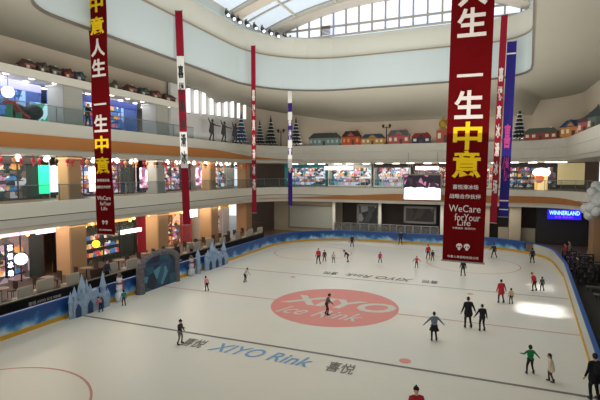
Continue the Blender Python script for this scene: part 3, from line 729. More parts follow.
script_banner(290.2, 60, 206, ('u', 41.5), .44, PURPLE, 'slim purple banner with a white centre at the far left corner of the well', .1, PWHITE, '喜悦滑冰', 112, 175, (PWHITE, [(86, 103), (112, 120), (140, 148), (155, 168)]))
script_banner(494.5, 16, 223, ('u', 40.2), .5, RED2, 'narrow red banner between the big red banner and the blue banner', -.2, LWHITE, '喜悦真冰滑冰场', 66, 196, tilt=.026)
script_banner(504.5, 42, 217, ('u', 41.2), .72, BLUEB, 'blue and purple banner right of the narrow red banner', -.1, mat('lettering_pink', (190, 60, 140), .6), '喜悦', 120, 185, (PWHITE, [(53.5, 55), (200, 201.2), (209, 210)]), tilt=.02)

# ------------------------------------------------------------------ ledge decorations
def house(x, y, z, rz, w, h, d, wall, roof, label, style='gable', trim=(230, 220, 190)):
    t = empty('miniature_house', (x, y, z), rz, label, 'miniature house')
    wm = mat('hw_%d_%d_%d' % wall, wall, .7, var=.15); rm = mat('hr_%d_%d_%d' % roof, roof, .7, var=.2); tm = mat('ht_%d_%d_%d' % trim, trim, .6)
    wh = h*.58
    bm = bmesh.new(); box(bm, (0, 0, wh/2), (w, d, wh)); 
    if style == 'gable': prism(bm, [(-w*.22, wh), (w*.22, wh), (0, h*.9)], -d/2-.04, -d/2+.1)
    link('wall', bm, wm, t)
    bm = bmesh.new()
    if style in ('gable', 'long'):
        a = [(-w/2-.1, -d/2-.1, wh), (w/2+.1, -d/2-.1, wh), (w/2+.1, d/2+.1, wh), (-w/2-.1, d/2+.1, wh), (-w*.38, 0, h), (w*.38, 0, h)]
        vs = [bm.verts.new(p) for p in a]
        for f in ((0, 1, 5, 4), (2, 3, 4, 5), (1, 2, 5), (3, 0, 4), (0, 3, 2, 1)): bm.faces.new([vs[i] for i in f])
        if style == 'gable': prism(bm, [(-w*.3, wh-.02), (-w*.24, wh-.02), (0, h*.88), (w*.24, wh-.02), (w*.3, wh-.02), (0, h*1.0)], -d/2-.16, 0)
    elif style == 'onion':
        cyl(bm, (0, 0, wh), (0, 0, wh+.25*h*.3), w*.36, w*.3, 12); ball(bm, (0, 0, wh+h*.28), (w*.34, w*.34, h*.2), 12); cyl(bm, (0, 0, wh+h*.42), (0, 0, h*1.25), w*.12, .01, 8)
    elif style == 'tower':
        cyl(bm, (0, 0, wh), (0, 0, h*1.05), w*.62, .02, 4); ball(bm, (0, 0, h*1.06), .07, 8)
    link('roof', bm, rm, t)
    n = max(2, int(w/.55)); 
    for k in range(n):
        xx = -w/2+(k+.5)*w/n
        if k == n//2: continue
        bm = bmesh.new(); box(bm, (xx, -d/2-.03, wh*.55), (w/n*.5, .06, wh*.42)); link('window', bm, tm, t)
    bm = bmesh.new(); box(bm, (-w/2+(n//2+.5)*w/n, -d/2-.03, wh*.3), (w/n*.5, .06, wh*.6)); link('door', bm, mat('hd', (90, 60, 50), .6), t)
    bm = bmesh.new(); box(bm, (w*.28, .05, h*.92), (.16, .16, h*.3)); link('chimney', bm, wm if style != 'long' else tm, t)
    return t
ZP = Z3
def fh(x0, x1, yt, wall, roof, label, style='gable', u=54.95+.6, trim=(230, 220, 190), yb=144.5):
    a = onU(x0, u)[0]; c = onU(x1, u)[0]; zt = onU((x0+x1)/2, u, yt)[1]
    return house((a+c)/2, u, ZP, 0, c-a, max(.8, zt-ZP), .9, wall, roof, label, style, trim)
fh(310, 340, 133, (120, 140, 138), (84, 84, 86), 'long grey-blue miniature house with a dark roof at the left end of the far row', 'long', trim=(170, 190, 190))
fh(343, 360, 131, (190, 80, 50), (76, 60, 56), 'small red-orange miniature house with a dark gable, far row', trim=(220, 160, 70))
fh(362, 384, 134, (186, 140, 70), (70, 88, 110), 'yellow miniature house with a blue roof left of the twin street lamp')
fh(388, 409, 130, (176, 92, 92), (112, 112, 116), 'pink-red miniature house with a grey roof right of the twin street lamp')
fh(412, 430, 133, (50, 54, 82), (164, 58, 56), 'low navy miniature house with a red roof, far row')
fh(436, 448, 121, (170, 84, 70), (176, 148, 50), 'miniature tower with a yellow onion dome left of the big red banner', 'onion')
# right side row
def rh(x0, x1, yt, wall, roof, label, style='gable', v=7.9):
    pass
def rplace(px, label, w, h, wall, roof, style='gable', pos=None):
    house(pos[0], pos[1], ZP, -math.atan2(1, 1.2)*pos[2], w, h, .9, wall, roof, label, style)
rplace(0, 'long red miniature house with a green-grey roof beside the snowy pine on the right', 3.1, 1.25, (150, 72, 64), (96, 116, 108), 'long', (5.6, 54.0, .4))
rplace(0, 'orange miniature house with a blue roof on the right hand ledge', 2.2, 1.6, (196, 130, 70), (52, 76, 112), 'gable', (8.0, 50.2, 1.2))
rplace(0, 'tall pink miniature house on the right hand ledge at the picture edge', 1.9, 1.7, (176, 96, 96), (110, 90, 100), 'tower', (8.6, 46.6, 1.7))
rplace(0, 'grey-green miniature tower house nearest on the right hand ledge', 1.5, 2.0, (96, 110, 104), (70, 80, 84), 'tower', (8.7, 44.2, 2))
# left ledge row
ll = [(24, 37, (150, 78, 66), (110, 60, 52), 'long', 'low reddish miniature house on the upper left ledge, left end'), (39, 50, (120, 90, 74), (86, 74, 64), 'gable', 'brown miniature house on the upper left ledge'),
      (51, 62, (110, 110, 100), (76, 76, 74), 'long', 'grey miniature house on the upper left ledge'), (64, 74, (160, 52, 52), (120, 30, 34), 'gable', 'bright red miniature house on the upper left ledge left of the banner'),
      (75, 86, (70, 100, 124), (60, 80, 100), 'gable', 'blue miniature house on the upper left ledge left of the banner'), (112, 121, (110, 98, 80), (90, 80, 66), 'tower', 'olive brown miniature house just right of the first red banner'),
      (127, 137, (160, 90, 74), (120, 60, 56), 'long', 'small red miniature house on the upper left ledge right of the banner'), (139, 149, (80, 100, 104), (60, 78, 84), 'gable', 'teal grey miniature house on the upper left ledge'),
      (151, 161, (168, 104, 72), (140, 50, 46), 'gable', 'orange miniature house on the upper left ledge'), (163, 175, (140, 60, 56), (66, 90, 84), 'long', 'dark red miniature house beside the second banner')]
for a, c, wl, rf, st, lbl in ll:
    u0 = onV(a, -28.4)[0]; u1 = onV(c, -28.4)[0]
    house(-28.4, (u0+u1)/2, 14.7, R90, (u1-u0)*.8, .8, .7, tuple(int(c*.6+46) for c in wl), tuple(int(c*.6+40) for c in rf), lbl, st)
def lampost(px, u, label, h=2.1, v=None):
    x = onU(px, u)[0]; t = empty('street_lamp', (x, u, ZP), label=label, cat='lamp')
    bm = bmesh.new(); cyl(bm, (0, 0, 0), (0, 0, h), .07, .05, 8); cyl(bm, (0, 0, 0), (0, 0, .2), .16, .1, 8); cyl(bm, (-.4, 0, h-.15), (.4, 0, h-.15), .035, .035, 6); link('pole', bm, BLACK, t)
    for s in (-1, 1):
        bm = bmesh.new(); cyl(bm, (s*.4, 0, h-.15), (s*.4, 0, h+.15), .1, .17, 8); cyl(bm, (s*.4, 0, h+.15), (s*.4, 0, h+.27), .2, .02, 8); link('lantern_head', bm, BLACK, t)
lampost(386, 54.7, 'black twin-headed miniature street lamp between the yellow and pink-red houses')
lampost(281, 55.6, 'black twin-headed miniature street lamp beside the snowy pines on the left')
def pine(x, y, z, h, label, blue=False):
    t = empty('pine_tree', (x, y, z), label=label, cat='tree'); tiers = 7
    gm = mat('pine_blue', (58, 84, 120), .8, var=.4, scale=8) if blue else mat('pine_green', (52, 60, 52), .8, var=.5, scale=8)
    bm = bmesh.new(); sn = bmesh.new()
    for k in range(tiers):
        z0 = h*(.1+.8*k/tiers); r = h*.24*(1-k/(tiers+.6)); n = 12
        top = bm.verts.new((0, 0, z0+h*.26)); rg = []
        for i in range(n*2):
            a = PI*i/n+k*.4; rr = r*(1 if i % 2 == 0 else .62); rg.append(bm.verts.new((rr*math.cos(a), rr*math.sin(a), z0-(.05*h if i % 2 == 0 else 0))))
        for i in range(n*2): bm.faces.new((rg[i], rg[(i+1) % (2*n)], top))
        for i in range(0, n*2, 2):
            a = PI*i/n+k*.4; ball(sn, (r*.82*math.cos(a), r*.82*math.sin(a), z0-.005*h), (h*.035, h*.035, h*.014), 6)
    link('foliage', bm, gm, t); link('snow', sn, SNOW, t)['kind'] = 'stuff'
    bm = bmesh.new(); cyl(bm, (0, 0, 0), (0, 0, h*.2), .08, .07, 8); link('trunk', bm, mat('trunk', (70, 54, 42), .8), t)
def pinepx(px, yt, label, u=None, v=None, blue=False):
    if u: x = onU(px, u)[0]; y = u; zt = onU(px, u, yt)[1]
    else: x = v; y, zt = onV(px, v, yt)
    pine(x, y, ZP, zt-ZP, label, blue)
pinepx(241, 112, 'bluish snowy pine tree right beside the last statue', v=-27.9, blue=True)
pinepx(260, 120, 'shorter snowy pine tree right of the slim red banner', u=53.2)
pinepx(271, 116, 'taller snowy pine tree left of the twin street lamp', u=55.2)
pinepx(296, 117, 'dark pine tree behind the purple banner', u=55.8)
pinepx(518, 107, 'large snowy pine tree right of the blue banner', u=55.6)

# ------------------------------------------------------------------ terrace barrier and seating on the left
t = empty('terrace_barrier', (-22.2, 0, 0), label='long black barrier with small white lettering behind the left rink boards', cat='barrier')
bm = bmesh.new(); box(bm, (0, 27, .66), (.12, 34, 1.32)); link('barrier_panel', bm, BLACK, t)
bm = bmesh.new(); box(bm, (0, 27, 1.36), (.14, 34, .06)); link('top_rail', bm, TRIMD, t)
for y in (17.9, 29.0, 35.5):
    lettering('lettering', '喜悦 XIYO ICE RINK', LWHITE, t, (.08, y-.6, 1.0), rot=(PI/2, 0, R90), fit_w=2.0, fit_h=.2, extrude=.01)
bm = bmesh.new(); box(bm, (-26, 27, .2), (7.0, 36, .4)); struct('floor.005', bm, mat('terrace_floor', (70, 56, 48), .5, var=.2)); TZ = .4
SEAT = mat('seat_beige', (186, 178, 164), .8); SEATD = mat('seat_dark', (74, 56, 46), .7)
def booth(x, y, m, label, grp, w=1.25):
    t = empty('booth_seat', (x, y, TZ), R90, label, 'seat', grp)
    bm = bmesh.new(); box(bm, (0, 0, .28), (w, .6, .36), bev=.05); link('seat', bm, m, t)
    bm = bmesh.new(); box(bm, (0, -.3, .75), (w, .16, .7), bev=.05); link('backrest', bm, m, t)
    bm = bmesh.new()
    for s in (-1, 1):
        for q in (-1, 1): cyl(bm, (s*w*.42, q*.22, 0), (s*w*.42, q*.22, .12), .03, .03, 6)
    link('leg', bm, BLACK, t)
for k in range(20):
    booth(-24.9+.3*(k % 3), 14+k*1.75, SEAT if (k % 5) else SEATD, ('pale beige' if k % 5 else 'dark brown')+' high-backed booth seat on the terrace behind the black barrier', ('pale' if k % 5 else 'dark')+' booth seats on the terrace', .95+.2*(k % 2))
def table(x, y, label, grp):
    t = empty('cafe_table', (x, y, TZ), 0, label, 'table', grp)
    bm = bmesh.new(); cyl(bm, (0, 0, .72), (0, 0, .76), .42, .42, 16); link('tabletop', bm, mat('table_top', (150, 130, 112), .3), t)
    bm = bmesh.new(); cyl(bm, (0, 0, .03), (0, 0, .72), .04, .04, 8); link('leg', bm, BLACK, t)
    bm = bmesh.new(); cyl(bm, (0, 0, 0), (0, 0, .03), .28, .28, 12); link('base', bm, BLACK, t)
for k in range(11): table(-26.2, 14.5+k*3.1, 'small round cafe table on the terrace behind the booth seats', 'round cafe tables on the terrace')
def chair(x, y, rz, label, grp):
    t = empty('cafe_chair', (x, y, TZ), rz, label, 'chair', grp)
    bm = bmesh.new(); box(bm, (0, 0, .45), (.44, .44, .06), bev=.02); link('seat', bm, SEATD, t)
    bm = bmesh.new(); box(bm, (0, .2, .75), (.42, .05, .5), bev=.02); link('backrest', bm, SEATD, t)
    for sx in (-1, 1):
        for sy in (-1, 1): bm = bmesh.new(); cyl(bm, (sx*.18, sy*.18, 0), (sx*.18, sy*.18, .43), .02, .02, 6); link('leg', bm, BLACK, t)
for k in range(11):
    for s in (-1, 1): chair(-26.2, 14.5+k*3.1+s*.7, 0 if s > 0 else PI, 'dark cafe chair at a round terrace table', 'dark cafe chairs on the terrace')

# right side outside the rink: dark mats, steps and bench clutter
bm = bmesh.new(); poly(bm, [(4.0-.085*7+.2, 10), (11.6, 10), (11.6, 42), (6.2, 42), (6.2, 39)], .07); o = struct('floor.004', bm, mat('rubber_mat', (58, 57, 54), .9, var=.2, scale=2))
for k in range(9):
    bm = bmesh.new(); box(bm, (0, 0, .25), (2.2, .45, .1), bev=.02)
    for s in (-1, 1): box(bm, (s*.9, 0, .1), (.1, .4, .24))
    o = link('bench', bm, mat('bench_grey', (96, 94, 88), .6)); o.location = (7.7, 18+k*2.1, .08); tag(o, 'low grey skate bench on the dark matting right of the rink', 'bench', 'grey skate benches right of the rink')
for k in range(7):
    t = empty('skate_rack', (6.9+.5*(k % 3), 36.5+k*1.15, .08), label='black skate rack with shelves behind the far right rink corner', cat='rack', group='black skate racks behind the far right rink corner')
    for s in (-1, 1): bm = bmesh.new(); box(bm, (s*.5, 0, .65), (.06, .35, 1.3)); link('side_panel', bm, BLACK, t)
    for q in range(4): bm = bmesh.new(); box(bm, (0, 0, .15+q*.37), (1, .33, .04)); link('shelf', bm, BLACK, t)
    for q in range(3):
        for s in range(4): bm = bmesh.new(); box(bm, (-.36+s*.24, 0, .25+q*.37), (.12, .26, .16), bev=.03); link('skate_boot', bm, clothes([(120, 110, 104), (60, 55, 60), (96, 80, 70), (40, 36, 40)][(q*3+s+k) % 4]), t)
bm = bmesh.new(); box(bm, (0, 0, .7), (2.6, .8, 1.3), bev=.06); box(bm, (0, 0, 1.4), (2.8, 1.0, .08), bev=.02)
o = link('counter', bm, CREAM); o.location = (10.6, 36.6, .06); o.rotation_euler.z = 1.5; tag(o, 'white counter at the foot of the brown column at the right edge', 'counter')

# ------------------------------------------------------------------ ice palace decorations along the left boards
ICEB = mat('ice_palace_blue', (84, 122, 168), .5, var=.35, scale=4, c2=(176, 192, 208)); ICED = mat('ice_palace_dark', (44, 70, 108), .6, var=.3)
ICEL = mat('ice_palace_pale', (150, 176, 204), .5, var=.2)
def tower(bm, cap, x, r, h, ch, y=0):
    cyl(bm, (x, y, 0), (x, y, h), r, r*.92, 10); cyl(bm, (x, y, h), (x, y, h+.08), r*1.2, r*1.2, 10); cyl(cap, (x, y, h+.08), (x, y, h+.08+ch), r*1.12, .01, 10)
def castle(u0, u1, H, label):
    L = u1-u0; t = empty('ice_castle', (VL+.33, (u0+u1)/2, 0), R90, label, 'castle')
    b_ = bmesh.new(); cp = bmesh.new()
    box(b_, (0, 0, H*.2), (L*.85, .34, H*.4)); box(b_, (-.05*L, 0, H*.45), (L*.45, .3, H*.2))
    for x, r, h, c in ((-.45, .05, .38, .26), (-.36, .06, .5, .24), (-.26, .05, .42, .34), (-.18, .075, .66, .36), (-.07, .05, .56, .28), (.01, .06, .48, .22), (.1, .045, .36, .18), (.2, .05, .3, .14), (.33, .07, .55, .4), (.45, .05, .3, .14)):
        tower(b_, cp, x*L, r*L*.8, h*H, c*H*.95, -.02)
    link('wall', b_, ICEB, t); link('spire', cp, ICEL, t)
    for x in (-.33, -.05, .22):
        bm = bmesh.new(); pts = [(x*L-.16, .02), (x*L+.16, .02), (x*L+.16, .5), (x*L, .75), (x*L-.16, .5)]; prism(bm, pts, -.24, -.19)
        link('arched_doorway', bm, ICED, t)
castle(17.5, 20.4, 2.25, 'pale blue ice castle decoration with spires at the left boards nearest the viewer')
castle(30.4, 33.9, 2.2, 'pale blue ice castle decoration farther along the left boards')
# portal
u0, u1 = 22.6, 27.4; L = u1-u0
t = empty('ice_portal', (VL+.3, (u0+u1)/2, 0), R90, 'dark teal snowy stone portal decoration with rounded top at the left boards', 'portal')
bm = bmesh.new(); pts = [(-L*.36, 0), (L*.36, 0), (L*.36, 1.7)]+[(L*.36*math.cos(a*PI/10), 1.7+.55*math.sin(a*PI/10)) for a in range(1, 10)]+[(-L*.36, 1.7)]
prism(bm, pts, -.06, .06); link('picture_panel', bm, goods('portal_print', [(30, 56, 80), (44, 84, 104), (30, 40, 60), (70, 130, 150), (36, 64, 92), (50, 60, 70)], 1.6, .02), t)
STONE = mat('snowy_stone', (124, 120, 124), .8, var=.5, scale=5, c2=(60, 52, 56))
bm = bmesh.new(); cyl(bm, (-L*.41, -.05, 0), (-L*.41, -.05, 1.8), .3, .24, 10); link('side_pillar', bm, STONE, t); bm = bmesh.new(); cyl(bm, (L*.38, -.05, 0), (L*.38, -.05, 1.9), .24, .2, 10); link('side_pillar', bm, STONE, t)
bm = bmesh.new()
for a in range(14):
    q = PI*a/13; ball(bm, (-L*.38*math.cos(q), -.05, 1.78+.68*math.sin(q)), (.32, .2, .2), 8)
link('snow_arch', bm, mat('snow_arch', (128, 126, 130), .8, var=.5, scale=5, c2=(60, 52, 56)), t)
bm = bmesh.new(); box(bm, (-L*.1, -.12, 1.75), (L*.5, .06, .22)); link('name_board', bm, ICED, t)
def snowman(u, H, label, m=SNOW):
    t = empty('snowman', (VL+.36, u, 0), R90, label, 'snowman')
    bm = bmesh.new(); ball(bm, (0, 0, H*.2), (.3, .26, H*.22)); ball(bm, (0, 0, H*.5), (.23, .2, H*.17)); ball(bm, (0, 0, H*.78), (.18, .17, H*.13)); link('body', bm, m, t, True)
    bm = bmesh.new(); cyl(bm, (0, -.15, H*.78), (0, -.34, H*.77), .035, .005, 8); link('nose', bm, mat('carrot', (220, 120, 40), .6), t)
    bm = bmesh.new(); cyl(bm, (0, 0, H*.88), (0, 0, H*.9), .2, .2, 12); cyl(bm, (0, 0, H*.9), (0, 0, H), .12, .11, 12); link('hat', bm, mat('snowman_hat', (120, 90, 84), .7), t)
    bm = bmesh.new(); cyl(bm, (0, 0, H*.63), (0, 0, H*.68), .2, .18, 12); box(bm, (.1, -.2, H*.5), (.1, .04, H*.28)); link('scarf', bm, mat('scarf', (150, 60, 64), .7), t)
    bm = bmesh.new(); cyl(bm, (-.2, 0, H*.52), (-.45, -.05, H*.68), .02, .015, 6); cyl(bm, (.2, 0, H*.52), (.42, -.05, H*.66), .02, .015, 6); link('arm', bm, SEATD, t)
snowman(21.2, 1.75, 'white snowman with a reddish scarf between the near ice castle and the portal')
snowman(28.6, 1.6, 'white snowman right of the dark portal at the left boards', mat('snow_grey', (196, 202, 206), .7))
t = empty('ice_spire', (VL+.35, 29.5, 0), R90, 'slender pale ice spire beside the far ice castle', 'spire')
bm = bmesh.new(); cyl(bm, (0, 0, 0), (0, 0, 1.4), .2, .16, 8); link('shaft', bm, ICEB, t); bm = bmesh.new(); cyl(bm, (0, 0, 1.4), (0, 0, 2.0), .2, .01, 8); link('tip', bm, ICEL, t)

# ------------------------------------------------------------------ people
SKIN = mat('skin', (206, 160, 134), .6, var=.06)
HAIR = mat('black_hair', (22, 18, 18), .6)
def add_caps(bm, a, b, ra, rb, seg=10, sq=1.0):
    a = Vector(a); b = Vector(b); cyl(bm, a, b, ra, rb, seg); ball(bm, a, (ra*1.0,)*3, seg); ball(bm, b, (rb*1.0,)*3, seg)
def person(px, py, hpx, top, legs, label, face=0, pose=None, hat=None, skirt=None, hair=True, xy=None, z=0, H=None, group=None, statue=None, coat=False, bag=None, nm='person', skates=True):
    """px,py = foot point in the reference; face = heading (0 looks away from viewer along +u, pi toward)"""
    x, y = xy if xy else G(px, py, z)
    d = Vector((x, y)).dot(Vector((-math.sin(YAW), math.cos(YAW))))
    H = H or hpx*d/F
    H = max(.95, min(1.85, H)); s = H/1.75; child = H < 1.35
    p = dict(lean=.05, la=(.25, 0), ra=(.25, 0), le=.25, re=.25, ls=.12, lf=0, rf=0, knee=.1, side=0); p.update(pose or {})
    t = empty(nm, (x, y, z), face, label, 'person' if not statue else 'statue', group)
    hk = 1.25 if child else 1.0
    hip = Vector((0, 0, .92)); lean = p['lean']; side = p['side']
    up = Vector((math.sin(side), math.sin(lean), math.cos(lean)*math.cos(side))).normalized()
    fwd = Vector((0, math.cos(lean), -math.sin(lean)))
    R = Vector((1, 0, 0))
    waist = hip+up*.16; chest = hip+up*.38; neck = hip+up*.54; headc = neck+up*.17+Vector((0, .03, 0))
    bones = []  # a,b,ra,rb,mat  0 skin 1 top 2 legs
    bones += [(hip+R*.07, hip-R*.07, .125, .125, 2), (hip+up*.05, waist, .13, .125, 1), (waist+R*.04, chest+R*.07, .115, .12, 1), (waist-R*.04, chest-R*.07, .115, .12, 1),
              (chest+up*.1+R*.1, chest+up*.1-R*.1, .085, .085, 1), (neck-up*.04, neck+up*.1, .052, .05, 0)]
    if coat: bones += [(hip+R*.05-up*.12, chest, .165, .14, 1), (hip-R*.05-up*.12, chest, .165, .14, 1)]
    hands = []
    for sg, (ab, fw), el in ((-1, p['la'], p['le']), (1, p['ra'], p['re'])):
        sh = chest+up*.11+R*(sg*.185)
        dn = -up*math.cos(ab)+R*sg*math.sin(ab); dn = (dn*math.cos(fw)+fwd*math.sin(fw)).normalized()
        elb = sh+dn*.28; f2 = (dn*math.cos(el)+(fwd+Vector((0, 0, .2))).normalized()*math.sin(el)).normalized()
        wr = elb+f2*.25
        bones += [(sh, elb, .058, .046, 1), (elb, wr, .046, .034, 1)]
        palm = wr+f2*.075; bones += [(wr, palm, .03, .036, 0)]
        side_v = f2.cross(fwd if abs(f2.dot(fwd)) < .9 else up).normalized(); nrm = side_v.cross(f2)
        for q, (o_, ln) in enumerate(((-.03, .06), (-.01, .075), (.011, .07), (.031, .055))):
            k0 = palm+side_v*o_+f2*.02; k1 = k0+f2*ln*.6; k2 = k1+(f2+nrm*.6).normalized()*ln*.5
            bones += [(k0, k1, .0105, .01, 0), (k1, k2, .01, .009, 0)]
        th0 = wr+f2*.03+side_v*.03; bones += [(th0, th0+(f2*.6+side_v).normalized()*.055, .012, .01, 0)]
    feet = []
    for sg, f in ((-1, p['lf']), (1, p['rf'])):
        h0 = hip+R*(sg*.09)-Vector((0, 0, .03)); sp = p['ls']
        foot = Vector((sg*(.09+sp), f, .12)); kn = (h0+foot)/2+Vector((0, p['knee']*.5+.03, .02)); 
        bones += [(h0, kn, .088, .06, 2), (kn, foot+Vector((0, -.01, .0)), .058, .042, 2)]
        feet.append(foot)
    bones = [(a, b_, ra*(1.14 if k else 1), rb*(1.14 if k else 1), k) for a, b_, ra, rb, k in bones]
    bm = bmesh.new()
    for a, b_, ra, rb, _ in bones: add_caps(bm, a, b_, ra, rb, 10)
    # head
    hs = (.078*hk, .098*hk, .122*hk); ball(bm, headc, hs, 16); ball(bm, headc+fwd*.02*hk-up*.05*hk, (.058*hk, .07*hk, .075*hk), 12)
    cyl(bm, headc+fwd*.09*hk+up*.02, headc+fwd*.118*hk-up*.025, .008, .016, 8)
    for sg in (-1, 1): ball(bm, headc+R*sg*.08*hk-fwd*.005, (.014, .026, .034), 8)
    me = bpy.data.meshes.new('body'); bm.to_mesh(me); bm.free()
    tmp = bpy.data.objects.new('tmp', me); COL.objects.link(tmp)
    r = tmp.modifiers.new('r', 'REMESH'); r.mode = 'VOXEL'; r.voxel_size = .013; r.use_smooth_shade = True
    sm = tmp.modifiers.new('s', 'SMOOTH'); sm.iterations = 2; sm.factor = .4
    dc = tmp.modifiers.new('d', 'DECIMATE'); dc.ratio = .3
    bpy.context.view_layer.update()
    m2 = bpy.data.meshes.new_from_object(tmp.evaluated_get(bpy.context.evaluated_depsgraph_get()))
    bpy.data.objects.remove(tmp); bpy.data.meshes.remove(me)
    ms = [statue]*3 if statue else [SKIN, clothes(top), clothes(legs)]
    m2.materials.clear(); [m2.materials.append(q) for q in ms]
    import numpy as np
    n_ = len(m2.polygons); C = np.zeros(n_*3, dtype=np.float32); m2.polygons.foreach_get('center', C); C = C.reshape(-1, 3)
    best = np.full(n_, 9.0); MI = np.zeros(n_, dtype=np.int32)
    for a, b_, ra, rb, k in bones:
        a_ = np.array(a); d_ = np.array(b_)-a_; tt = np.clip(((C-a_)@d_)/max(1e-9, float(d_@d_)), 0, 1)
        dd = np.linalg.norm(C-(a_+tt[:, None]*d_), axis=1)-(ra+(rb-ra)*tt); q = dd < best; best[q] = dd[q]; MI[q] = k
    q = (np.linalg.norm(C-np.array(headc), axis=1) < .15*hk) & (((C-np.array(neck))@np.array(up)) > .05); MI[q] = 0
    m2.polygons.foreach_set('material_index', MI); m2.polygons.foreach_set('use_smooth', np.ones(n_, dtype=bool)); m2.update()
    o = bpy.data.objects.new('body', m2); COL.objects.link(o); o.parent = t
    kids = [o]
    hm = statue or HAIR
    if hat is None or statue:
        bm = bmesh.new(); ball(bm, headc+up*.025*hk-fwd*.018*hk, (.088*hk, .104*hk, .118*hk), 16)
        n_ = fwd
        bmesh.ops.bisect_plane(bm, geom=bm.verts[:]+bm.edges[:]+bm.faces[:], plane_co=headc+fwd*.045*hk+up*.055*hk, plane_no=(fwd*1.0-up*.75).normalized(), clear_outer=True)
        if hair == 'long': 
            cyl(bm, headc-fwd*.06-up*.03, headc-fwd*.09-up*.3, .07, .03, 10)
        kids.append(link('hair', bm, hm, t, True))
    else:
        bm = bmesh.new(); ball(bm, headc+up*.045*hk, (.094*hk, .108*hk, .1*hk), 16)
        bmesh.ops.bisect_plane(bm, geom=bm.verts[:]+bm.edges[:]+bm.faces[:], plane_co=headc+up*.04*hk, plane_no=up, clear_inner=True)
        cyl(bm, headc+up*.035*hk, headc+up*.06*hk, .1*hk, .1*hk, 14); ball(bm, headc+up*.16*hk, .03, 8)
        kids.append(link('hat', bm, clothes(hat), t, True))
    if not statue:
        bm = bmesh.new()
        for sg in (-1, 1): ball(bm, headc+R*sg*.032*hk+fwd*.092*hk+up*.012, (.011, .006, .008), 8)
        kids.append(link('eyes', bm, BLACK, t))
        bm = bmesh.new(); ball(bm, headc+fwd*.09*hk-up*.055*hk, (.022, .008, .007), 8); kids.append(link('mouth', bm, ROSE, t))
    if skirt:
        bm = bmesh.new(); cyl(bm, hip+up*.08, hip-Vector((0, 0, .26)), .15, .29, 20); kids.append(link('skirt', bm, clothes(skirt), t, True))
    for k, ft in enumerate(feet):
        bm = bmesh.new(); add_caps(bm, ft+Vector((0, -.05, -.045)), ft+Vector((0, .13, -.05)), .046, .038, 10); cyl(bm, ft+Vector((0, -.02, -.04)), ft+Vector((0, -.02, .12)), .052, .056, 10)
        bt = link('skate' if skates else 'shoe', bm, statue or mat('skate_black', (30, 28, 32), .5), t, True); kids.append(bt)
        if skates and not statue:
            bm = bmesh.new(); box(bm, (ft.x, ft.y+.03, .018), (.008, .26, .036)); link('blade', bm, STEEL, bt)
    if bag:
        bm = bmesh.new(); bc = chest-fwd*.2-up*.05; box(bm, bc, (.3, .16, .4), bev=.05); kids.append(link('backpack', bm, clothes(bag), t))
    for c_ in kids: c_.scale = (s, s, s)
    return t
AW, TO = YAW, PI+YAW       # looking away from / toward the viewer (yaw aligned)
def P_(**k): return k
open_arms = P_(la=(1.0, .1), ra=(1.0, .1), le=.1, re=.1, lean=.2)
person(180, 344, 25, (52, 42, 42), (120, 112, 104), 'person in dark jacket and grey trousers pointing right, alone near the left blue line', -PI/2+YAW-.4, P_(la=(.3, .1), ra=(.2, 1.45), re=.05, ls=.14), hat=(24, 22, 22))
person(207, 291, 15, (216, 150, 150), (34, 30, 36), 'small child in pink top and dark trousers near the dark portal', 1.2, P_(lean=.3, ls=.1))
person(245, 282, 15, (196, 196, 190), (40, 36, 44), 'skater in white top and dark trousers bending near the far ice castle', -PI/2, P_(lean=.45, la=(.3, .9), ra=(.3, .9)))
person(124, 306, 14, (40, 120, 120), (40, 40, 60), 'child in teal jacket at the left boards beside the snowman', 1.0, P_(ls=.06))
person(101, 312, 13, (196, 110, 110), (40, 36, 60), 'child in pink jacket crouching forward at the left boards by the ice castle', 1.2, P_(lean=.9, la=(.2, 1.0), ra=(.2, 1.0), ls=.1))
0 and person(52, 327, 14, (200, 150, 140), (70, 100, 150), 'child in pale pink jacket at the left boards before the near castle', 1.3, P_(ls=.06), xy=(VL+.5, 16.3))
person(326.5, 315, 22, (104, 84, 76), (52, 40, 42), 'skater in brown jacket gliding over the pink centre circle', -PI/2+YAW, P_(lean=.3, la=(.4, .4), ra=(.4, .9), lf=-.05, rf=.1, ls=.05))
person(318.5, 264, 16, (190, 40, 50), (26, 24, 28), 'adult in red jacket and black trousers standing with two children at the far left', TO-.5)
person(324.5, 262, 12, (70, 66, 84), (50, 44, 50), 'small child in grey jacket right beside the adult in red', TO)
person(333.5, 263, 11, (200, 190, 180), (110, 96, 90), 'small child in pale jacket between the red adult and the bending skater', TO)
person(348, 262, 13.5, (28, 28, 34), (30, 28, 32), 'person in black bending forward to the left at the far left', PI/2+YAW, P_(lean=.75, la=(.1, .9), ra=(.1, .9), ls=.1))
person(352, 247, 12, (30, 34, 44), (24, 26, 34), 'person in dark clothes standing at the far boards left of centre', TO)
person(398, 243, 10, (26, 40, 66), (22, 24, 34), 'person in navy at the far boards below the recess', TO, xy=(G(398, 247)[0], 49.6), H=1.5)
person(380, 263, 11.5, (214, 60, 120), (60, 50, 60), 'small child in bright pink jacket skating alone at the far end', TO, P_(ls=.16, lean=.2))
person(416.5, 268, 12, (200, 40, 56), (80, 50, 56), 'small child in red suit skating alone left of the big banner', TO, P_(la=(.8, 0), ra=(.8, 0), ls=.1))
person(428, 259, 14.5, (192, 40, 52), (60, 30, 36), 'person in red jacket skating next to a dark-clad child left of the big banner', TO)
person(432.5, 261, 11, (60, 46, 50), (40, 34, 36), 'dark-clad child at the side of the skater in red by the banner', TO)
person(463, 276, 17, (40, 38, 42), (40, 38, 42), 'skater in dark trousers half hidden behind the big red banner', AW, P_(ls=.12))
person(434, 341, 30, (104, 116, 134), (22, 20, 24), 'woman in grey-blue top and black skirt with arms spread, seen from behind', AW, P_(la=(.75, .1), ra=(.75, .1), le=.1, re=.1, ls=.05), skirt=(20, 18, 22))
